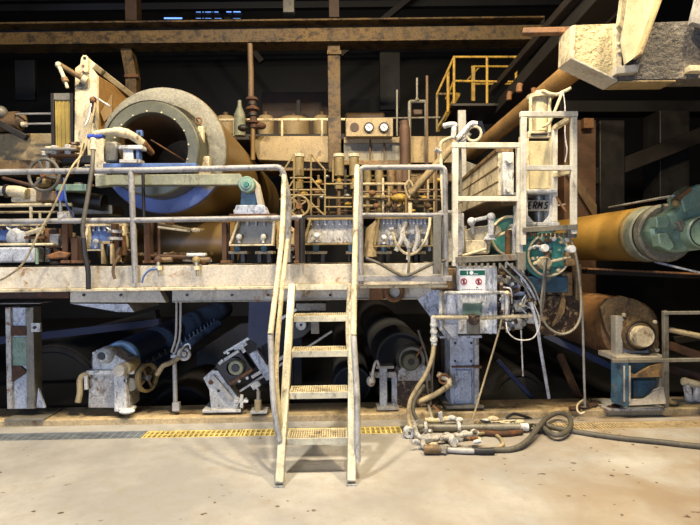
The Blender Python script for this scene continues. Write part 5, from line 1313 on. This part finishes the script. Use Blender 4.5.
for i,(x,y0_,y1_,r_,mt,lab) in enumerate(((427,76,220.5,.018,'tan_dark','thin brown vertical pipe right of the dark tube frame'),(409.5,120,220.5,.016,'galv_dark','thin grey vertical pipe just right of the thick rust-brown pipe'),(397,90,136,.014,'galv_dark','thin grey vertical pipe above the right end of the instrument box'))):
    solo('vertical_pipe', MB().pt([(x,y0_,6.9),(x,y1_,6.9)],r_,10), mt, lab, 'pipe')
t = thing('dark_tube_frame', 'dull grey tube frame with a spindle on top, above the brown standpipe', 'tube frame', P(417,135,7.2))
part('frame', t, MB().tube(roundc([P(409.5,221,7.2),P(409.5,101.5,7.2),P(426,101.5,7.2),P(427,221,7.2)],.03),.025,8), 'galv_dark')
part('spindle', t, MB().pt([(417,101,7.2),(417,78,7.2)],.014,8), 'galv_dark')
part('collar', t, MB().pt([(417,101,7.2),(417,98,7.2)],[.04,.02],10), 'galv_dark')
part('counterweight', t, MB().pb(413,109,423,115,7.25,.1), 'brownpaint', .02)
random.seed(11)
t = thing('small_bore_pipework', 'dense tangle of thin brass-coloured pipes and joints behind both tube frames', 'pipework', P(370,217,6.8))
for k in range(34):
    if k%2:
        x = random.uniform(284,446); ya = random.uniform(168,196); part('riser', t, MB().pt([(x,ya,6.6+.02*k%.6),(x,217.5,6.6+.02*k%.6)],random.choice((.009,.012,.018)),6), random.choice(('yellow_pale','tan_dark','beige_rust','hose_cream')))
    else:
        x = random.uniform(284,400); w_ = random.uniform(20,70); y = random.uniform(172,214); part('cross_pipe', t, MB().pt([(x,y,6.55+.02*k%.6),(min(448,x+w_),y,6.55+.02*k%.6)],random.choice((.009,.012,.016)),6), random.choice(('yellow_pale','tan_dark','beige_rust')))
for k in range(30):
    part('joint', t, MB().ball(P(random.uniform(286,446),random.uniform(176,214),6.55),random.uniform(.02,.042),(1.3,1,.8),8), random.choice(('yellow_pale','rust_orange','tan_dark','yellow','steel')))
# small left frame next to guard frame
t = thing('bent_white_pipe', 'bent white pipe hooking over the left guard frame', 'pipe', P(440,180,4.8))
part('stand', t, MB().ps([(453.5,138,4.62),(454,128,4.62),(455,125,4.62),(450,124.5,4.62),(444,126,4.66)],.024,10), 'white')
part('thin_pipe', t, MB().tube(roundc([P(455,136,4.66),P(440,142,4.66),P(441,165,4.66),P(446,260,4.66)],.05),.016,10), 'cream')
part('tap', t, MB().pt([(435,149,4.64),(441,152,4.66)],.02,8), 'white_dirty')
t = thing('hose_coil', 'small coil of cream hose hanging above the left guard frame', 'hose', P(474,142,4.9))
c = P(474,134,4.7)
m = MB()
part('coil', t, MB().torus(c,(.5,1,0),.066,.012,28,8).torus(c+V((.01,.03,.01)),(.5,1,.2),.062,.012,28,8), 'cream')
part('arm', t, MB().ps([(456,140,4.72),(463,133,4.72),(471,124,4.7),(477,124,4.7)],.024,10), 'white')
part('arm', t, MB().ps([(458,143,4.75),(466,138,4.74),(470,133,4.72)],.018,10), 'white_dirty')
solo('white_rod', MB().pt([(460,143,4.49),(461,200,4.49)],.012,8), 'galv_dark', 'thin dark rod behind the left upright of the left guard frame', 'rod')

# ================================================================= BACKGROUND: TANKS, RAIL, STAIR, BEAMS
t0 = None
for i,(x,w_,lab) in enumerate(((224,20,'beige tank half hidden by the huge open roll, behind the cream rail'),(265,16,'beige tank right of the brown valve column, behind the cream rail'),(292.5,33,'widest beige tank, in the middle of the row behind the cream rail'),(322,18,'rightmost beige tank of the row, beside the rusty column'))):
    Yt = 9.6; r_ = w_/2*Yt/F
    t = thing('storage_tank', lab, 'tank', P(x,134,Yt), 'beige tanks behind the rail')
    h_ = 24*Yt/F; b = V((P(x,136,Yt).x, Yt+r_, P(280,133.5,9.3).z))
    part('shell', t, MB().lathe(b,(0,0,1),[(0,0),(0,r_),(h_*.86,r_),(h_*.95,r_*.85),(h_,r_*.4),(h_+.01,0)],32), 'beige')
    part('top_fitting', t, MB().cyl(b+V((0,0,h_)),b+V((0,0,h_+.06)),.05,None,12), 'tan_dark')
t = thing('background_rail', 'thin cream rail in front of the beige tanks', 'rail', P(275,137,7.9))
part('rail_tube', t, MB().pt([(214,120,7.6),(345,119.5,7.6)],.02,8), 'cream')
for x in (234,282,322): part('post', t, MB().pt([(x,120,7.6),(x,136,7.6)],.018,8), 'cream')
part('lower_tube', t, MB().pt([(345,119,7.6),(440,117.5,7.6)],.014,8), 'galv_dark')
t = thing('tank_platform', 'brown shelf under the beige tanks', 'platform', P(280,140,9.4))
part('slab', t, MB().pb(212,133.5,345,140,9.3,2.9), 'dark_beam', .01)
t = thing('valve_column', 'slender brown column pipe with stacked dark valves before the tanks', 'valve column', P(253,155,7.05))
part('pipe', t, MB().tube([P(250,44,7.05),P(251,75,7.05),P(251,100,7.05)],[.034,.037,.04],16), 'tan_dark')
for k,y in enumerate((98,103,108,114,121)):
    part('valve', t, MB().pt([(252+.3*k,y,7.05),(252+.3*k,y+2.2,7.05)],(.08,.06,.09,.07,.08)[k],14), ('rust','steel_dark')[k%2])
part('stem', t, MB().pt([(252,97,7.05),(254,128,7.05)],.05,12), 'rust')
part('lower_pipe', t, MB().pt([(253,128,7.05),(253,160,7.05)],.03,10), 'tan')
part('side_valve', t, MB().ball(P(243,128,7.05),.06,(1.2,1,.8)), 'steel_dark')
part('side_valve', t, MB().ball(P(261,126,7.05),.06,(1.2,1,.8)), 'rust')
solo('green_bottle_cone', MB().lathe(P(240,136,7.45),(0,0,1),[(0,0),(0,.08),(.3,.08),(.42,.03),(.5,.025),(.51,0)],20), 'arm_paint', 'pale green bottle-shaped vessel left of the brown valve column', 'vessel')
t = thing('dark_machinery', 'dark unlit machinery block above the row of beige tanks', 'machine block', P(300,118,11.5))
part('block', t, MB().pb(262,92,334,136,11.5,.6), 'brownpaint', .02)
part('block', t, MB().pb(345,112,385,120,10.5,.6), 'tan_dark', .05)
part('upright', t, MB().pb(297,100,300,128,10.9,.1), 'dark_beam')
# overhead beam and columns
t = thing('overhead_beam', 'long rusty yellow steel beam spanning the hall near the top', 'beam', P(250,45,9.2))
a = P(-240,47,9.2); b = P(545,37,9.2)
part('web', t, MB().prism([P(-260,36,9.2),P(545,24.5,9.2),P(545,38.5,9.2),P(-260,47,9.2)],(0,.2,0)), 'beam', .01)
part('top_flange', t, MB().prism([P(-260,25,9.1),P(545,15.5,9.1),P(545,17.5,9.1),P(-260,27,9.1)],(0,.4,0)), 'beam', .01)
part('recess', t, MB().prism([P(-260,27,9.35),P(545,17.5,9.35),P(545,25,9.35),P(-260,37,9.35)],(0,.1,0)), 'dark', .01)
part('bottom_flange', t, MB().prism([P(-260,45,9.1),P(545,37.5,9.1),P(545,39,9.1),P(-260,47,9.1)],(0,.4,0)), 'beam', .005)
t = thing('steel_column', 'broad rusty yellow column right of the middle, carrying the overhead beam', 'column', P(334,140,9.3))
part('shaft', t, MB().pb(328.5,40,340,142,9.25,.25), 'beam', .008)
part('joint_plate', t, MB().pb(327,50,341.5,54,9.2,.1), 'beam', .006)
part('upper_shaft', t, MB().pb(329,-20,339,17,9.3,.25), 'brownpaint', .008)
t = thing('steel_column', 'kinked rusty yellow column at the left under the overhead beam', 'column', P(130,140,9.3))
part('shaft', t, MB().pp([(119,43),(130,43),(136,74),(137,150),(126,150),(125,76)],9.3,.22), 'beam', .008)
part('band', t, MB().pb(124,74,138,77,9.25,.1), 'rust_orange', .005)
part('upper_shaft', t, MB().pb(125,-20,136,20,9.4,.25), 'brownpaint', .008)
solo('grey_upper_post', MB().pb(283,-10,294,12,9.8,.2), 'galv_dark', 'short grey post hanging above the overhead beam', 'post', bevel=.01)
for i,(p_,q_,lab) in enumerate((((-60,60,12),(75,30,12),'dark roof brace at the top left corner'),((420,-10,12),(340,55,12),'dark roof brace right of the middle column'),((205,-10,13),(262,62,13),'dark roof brace left of the valve column'))):
    solo('roof_brace', MB().bar(P(*p_),P(*q_),.14,.14), 'dark_beam', lab, 'brace', 'roof braces', .01)
for i,(y,lab) in enumerate(((8,'lower dark purlin above the overhead beam'),(-2,'upper dark purlin above the overhead beam'))):
    solo('roof_purlin', MB().bar(P(-260,y+4,12.5),P(560,y-5,12.5),.16,.16), 'dark', lab, 'purlin', 'roof purlins', .01)
# background panels (dim)
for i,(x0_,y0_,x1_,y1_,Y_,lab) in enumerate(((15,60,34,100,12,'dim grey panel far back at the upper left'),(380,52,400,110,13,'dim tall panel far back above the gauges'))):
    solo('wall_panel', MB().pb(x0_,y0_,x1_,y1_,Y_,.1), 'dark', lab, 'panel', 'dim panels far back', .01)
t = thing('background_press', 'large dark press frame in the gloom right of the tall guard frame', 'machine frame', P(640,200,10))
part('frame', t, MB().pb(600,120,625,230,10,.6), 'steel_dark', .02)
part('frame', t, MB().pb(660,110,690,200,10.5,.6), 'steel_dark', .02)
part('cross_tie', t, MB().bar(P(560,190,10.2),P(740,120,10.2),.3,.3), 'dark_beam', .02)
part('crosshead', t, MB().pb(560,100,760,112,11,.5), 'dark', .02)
# yellow stair platform
t = thing('yellow_stair_platform', 'small yellow railed stair platform high up at the right of the middle', 'stair platform', P(480,110,8.0))
YS2 = 8.0
for a_,b_ in (((454,57,YS2),(454,105,YS2)),((487,57,YS2),(487,105,YS2)),((516,57,YS2),(516,102,YS2))): part('rail_post', t, MB().pt([a_,b_],.02,8), 'yellow')
for a_,b_ in (((453,57,YS2),(518,57,YS2)),((453,81,YS2),(518,82,YS2)),((473,66.5,YS2+.9),(518,66.5,YS2+.9)),((473,84,YS2+.9),(518,84,YS2+.9)),((454,57,YS2),(437,94,YS2+.2)),((454,81,YS2),(446,99,YS2+.2))): part('rail_tube', t, MB().pt([a_,b_],.018,8), 'yellow')
part('rail_post', t, MB().pbar((473,66,YS2+.9),(473,101,YS2+.9),.06,.04), 'yellow')
part('rail_post', t, MB().pt([(448,70,YS2+.1),(448,112,YS2+.1)],.024,8), 'yellow')
part('rail_post', t, MB().pt([(466,82,YS2+1.1),(480,66,YS2+.9)],.018,8), 'yellow')
part('floor_plate', t, MB().pb(452,103,520,106,YS2-.05,1.1), 'dark_beam', .008)
part('stringer', t, MB().bar(P(458,94,YS2+.1),P(438,130,YS2+.5),.07,.1), 'yellow', .005)
t = thing('grey_rail_frame', 'dull rail frame at the foot of the yellow stair platform', 'rail', P(447,130,8.4))
for a_,b_ in (((437,94),(437,132)),((437,94),(460,94)),((460,94),(437,128)),((448,94),(448,112))): part('frame_tube', t, MB().pt([(a_[0],a_[1],8.3),(b_[0],b_[1],8.3)],.02,8), 'yellow_pale')
t = thing('grey_machine_frame', 'grey frame with an inverted V under the yellow stair platform', 'machine frame', P(480,140,7.9))
part('upright', t, MB().pb(459,107,467,140,8.9,.12), 'galv', .006)
part('leg', t, MB().pbar((474,106,8.9),(484,140,8.9),.1,.1), 'galv', .006)
part('leg', t, MB().pbar((497,108,8.9),(500,128,8.9),.08,.1), 'galv', .006)
part('top_beam', t, MB().pb(458,107,512,109.5,8.85,.2), 'galv', .006)
part('panel', t, MB().pb(486,110,500,116,9.0,.1), 'galv', .006)
for i,(x,y,lab) in enumerate(((509,96,'small tan post fitting beside the dark slanting girder'),(519,88,'small curved rust-coloured fitting on the brown duct pipe'))):
    solo('girder_fitting', MB().ps([(x,y+4,7.0-i),(x,y,7.0-i),(x+1,y-4,7.0-i)],.035,10), 'rust_orange', lab, 'fitting')
# cylinder + pipes of the middle left behind ring: nothing more visible
